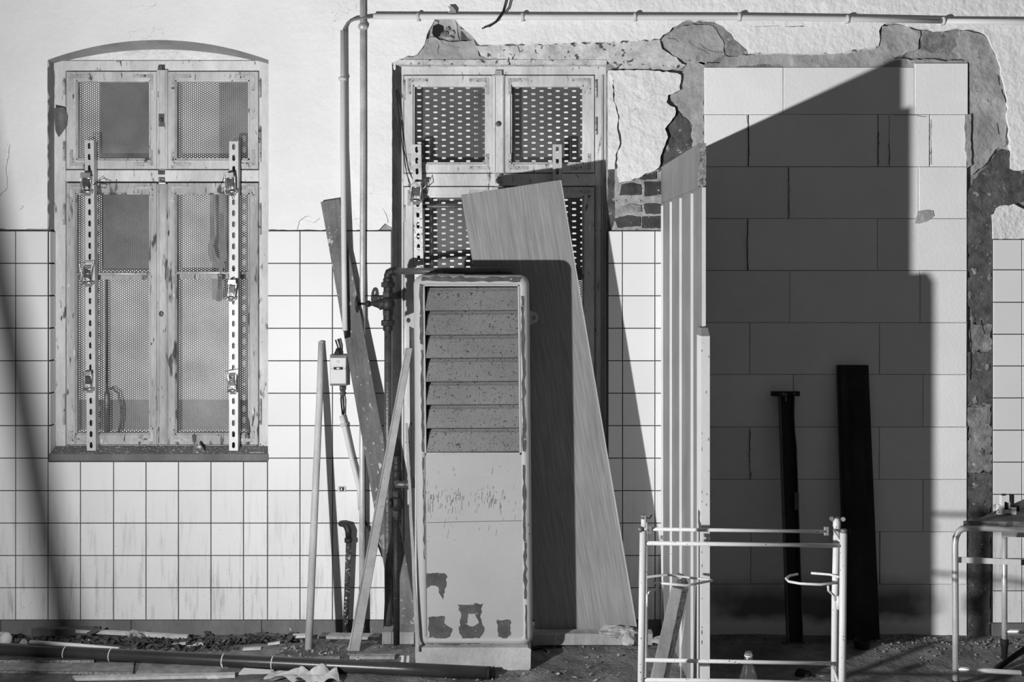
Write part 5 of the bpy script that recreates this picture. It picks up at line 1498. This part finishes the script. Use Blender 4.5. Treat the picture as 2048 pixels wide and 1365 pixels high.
# leaves, chips and grit: nobody could count them
def leaves(spots, n, m, name, smin, smax, seed, label, curl=.5):
    b = B(); r_ = random.Random(seed)
    for i in range(n):
        x0, x1, d0, d1 = r_.choice(spots)
        px = r_.uniform(x0, x1); d = r_.uniform(d0, d1); x = (px - 1024) * (1 - d / D) * S
        s_ = r_.uniform(smin, smax); h = gz(x, d) + s_ * .15 + r_.uniform(0, .016)
        mt = Matrix.Rotation(r_.uniform(0, 6.3), 3, 'Z') @ Matrix.Rotation(r_.uniform(-.9, .9), 3, 'X') @ Matrix.Rotation(r_.uniform(-.7, .7), 3, 'Y')
        c = r_.uniform(.1, curl) * s_
        vs = [(-s_, 0, 0), (-s_ * .4, s_ * .45, c), (s_ * .5, s_ * .4, c), (s_, 0, .3 * c), (s_ * .5, -s_ * .4, c), (-s_ * .4, -s_ * .45, c)]
        b.add([mt @ Vector(v) + Vector((x, -d, h)) for v in vs], [(0, 3, 2, 1), (0, 5, 4, 3)])
    o = obj(name, b, m); return tag(o, label, 'debris', None, 'stuff')
leaves([(0, 480, .03, .30), (60, 330, .05, .3), (480, 590, .06, .24), (260, 470, .12, .36)], 1300, 'leaf', 'dead_leaves', .008, .026, 3, 'dead dark leaves drifted along the skirting under the windows')
leaves([(540, 830, .1, .5), (0, 500, .05, .40), (830, 1260, .4, .72), (550, 720, .3, .45)], 420, 'chips', 'wood_chips', .003, .012, 5, 'pale chips scattered over the yard between the boards', .2)
leaves([(525, 590, .08, .2)], 60, 'leaf', 'leaf_cluster', .014, .026, 6, 'cluster of dry curled leaves against the skirting left of the round pole', 1.0)
b = B(); r_ = random.Random(21)
for i in range(900):
    px = r_.uniform(1740, 2200) if r_.random() < .75 else r_.uniform(1060, 1740); d = abs(r_.gauss(.12, .16)) + .02
    x = (px - 1024) * (1 - d / D) * S; s_ = r_.uniform(.002, .008)
    b.blob((x, -d, gz(x, d) + s_ * .4), (s_, s_ * r_.uniform(.6, 1), s_ * .7), i, 5, 4, .5)
tag(obj('gravel', b, 'gravel'), 'loose mortar grit at the foot of the block wall', 'debris', None, 'stuff')

# a leaning scaffold pole out in the yard, beside the lamp: its soft shadow crosses the left tiles
ps = thing('scaffold_pole', Vector((-672 * S, -895 * S, 0)), 'slanted pole standing in the yard, casting the soft shadow on the left tiles', 'pole')
b = B(); b.tube([Vector((-672 * S, -895 * S, 0)), Vector((-809 * S, -895 * S, CZ + 50 * S))], .022, 14); obj('pole_tube', b, 'iron_dark', ps)
b = B(); b.box(Vector((-672 * S, -895 * S, .005)), (.15, .15, .01)); obj('base_plate', b, 'iron_dark', ps)
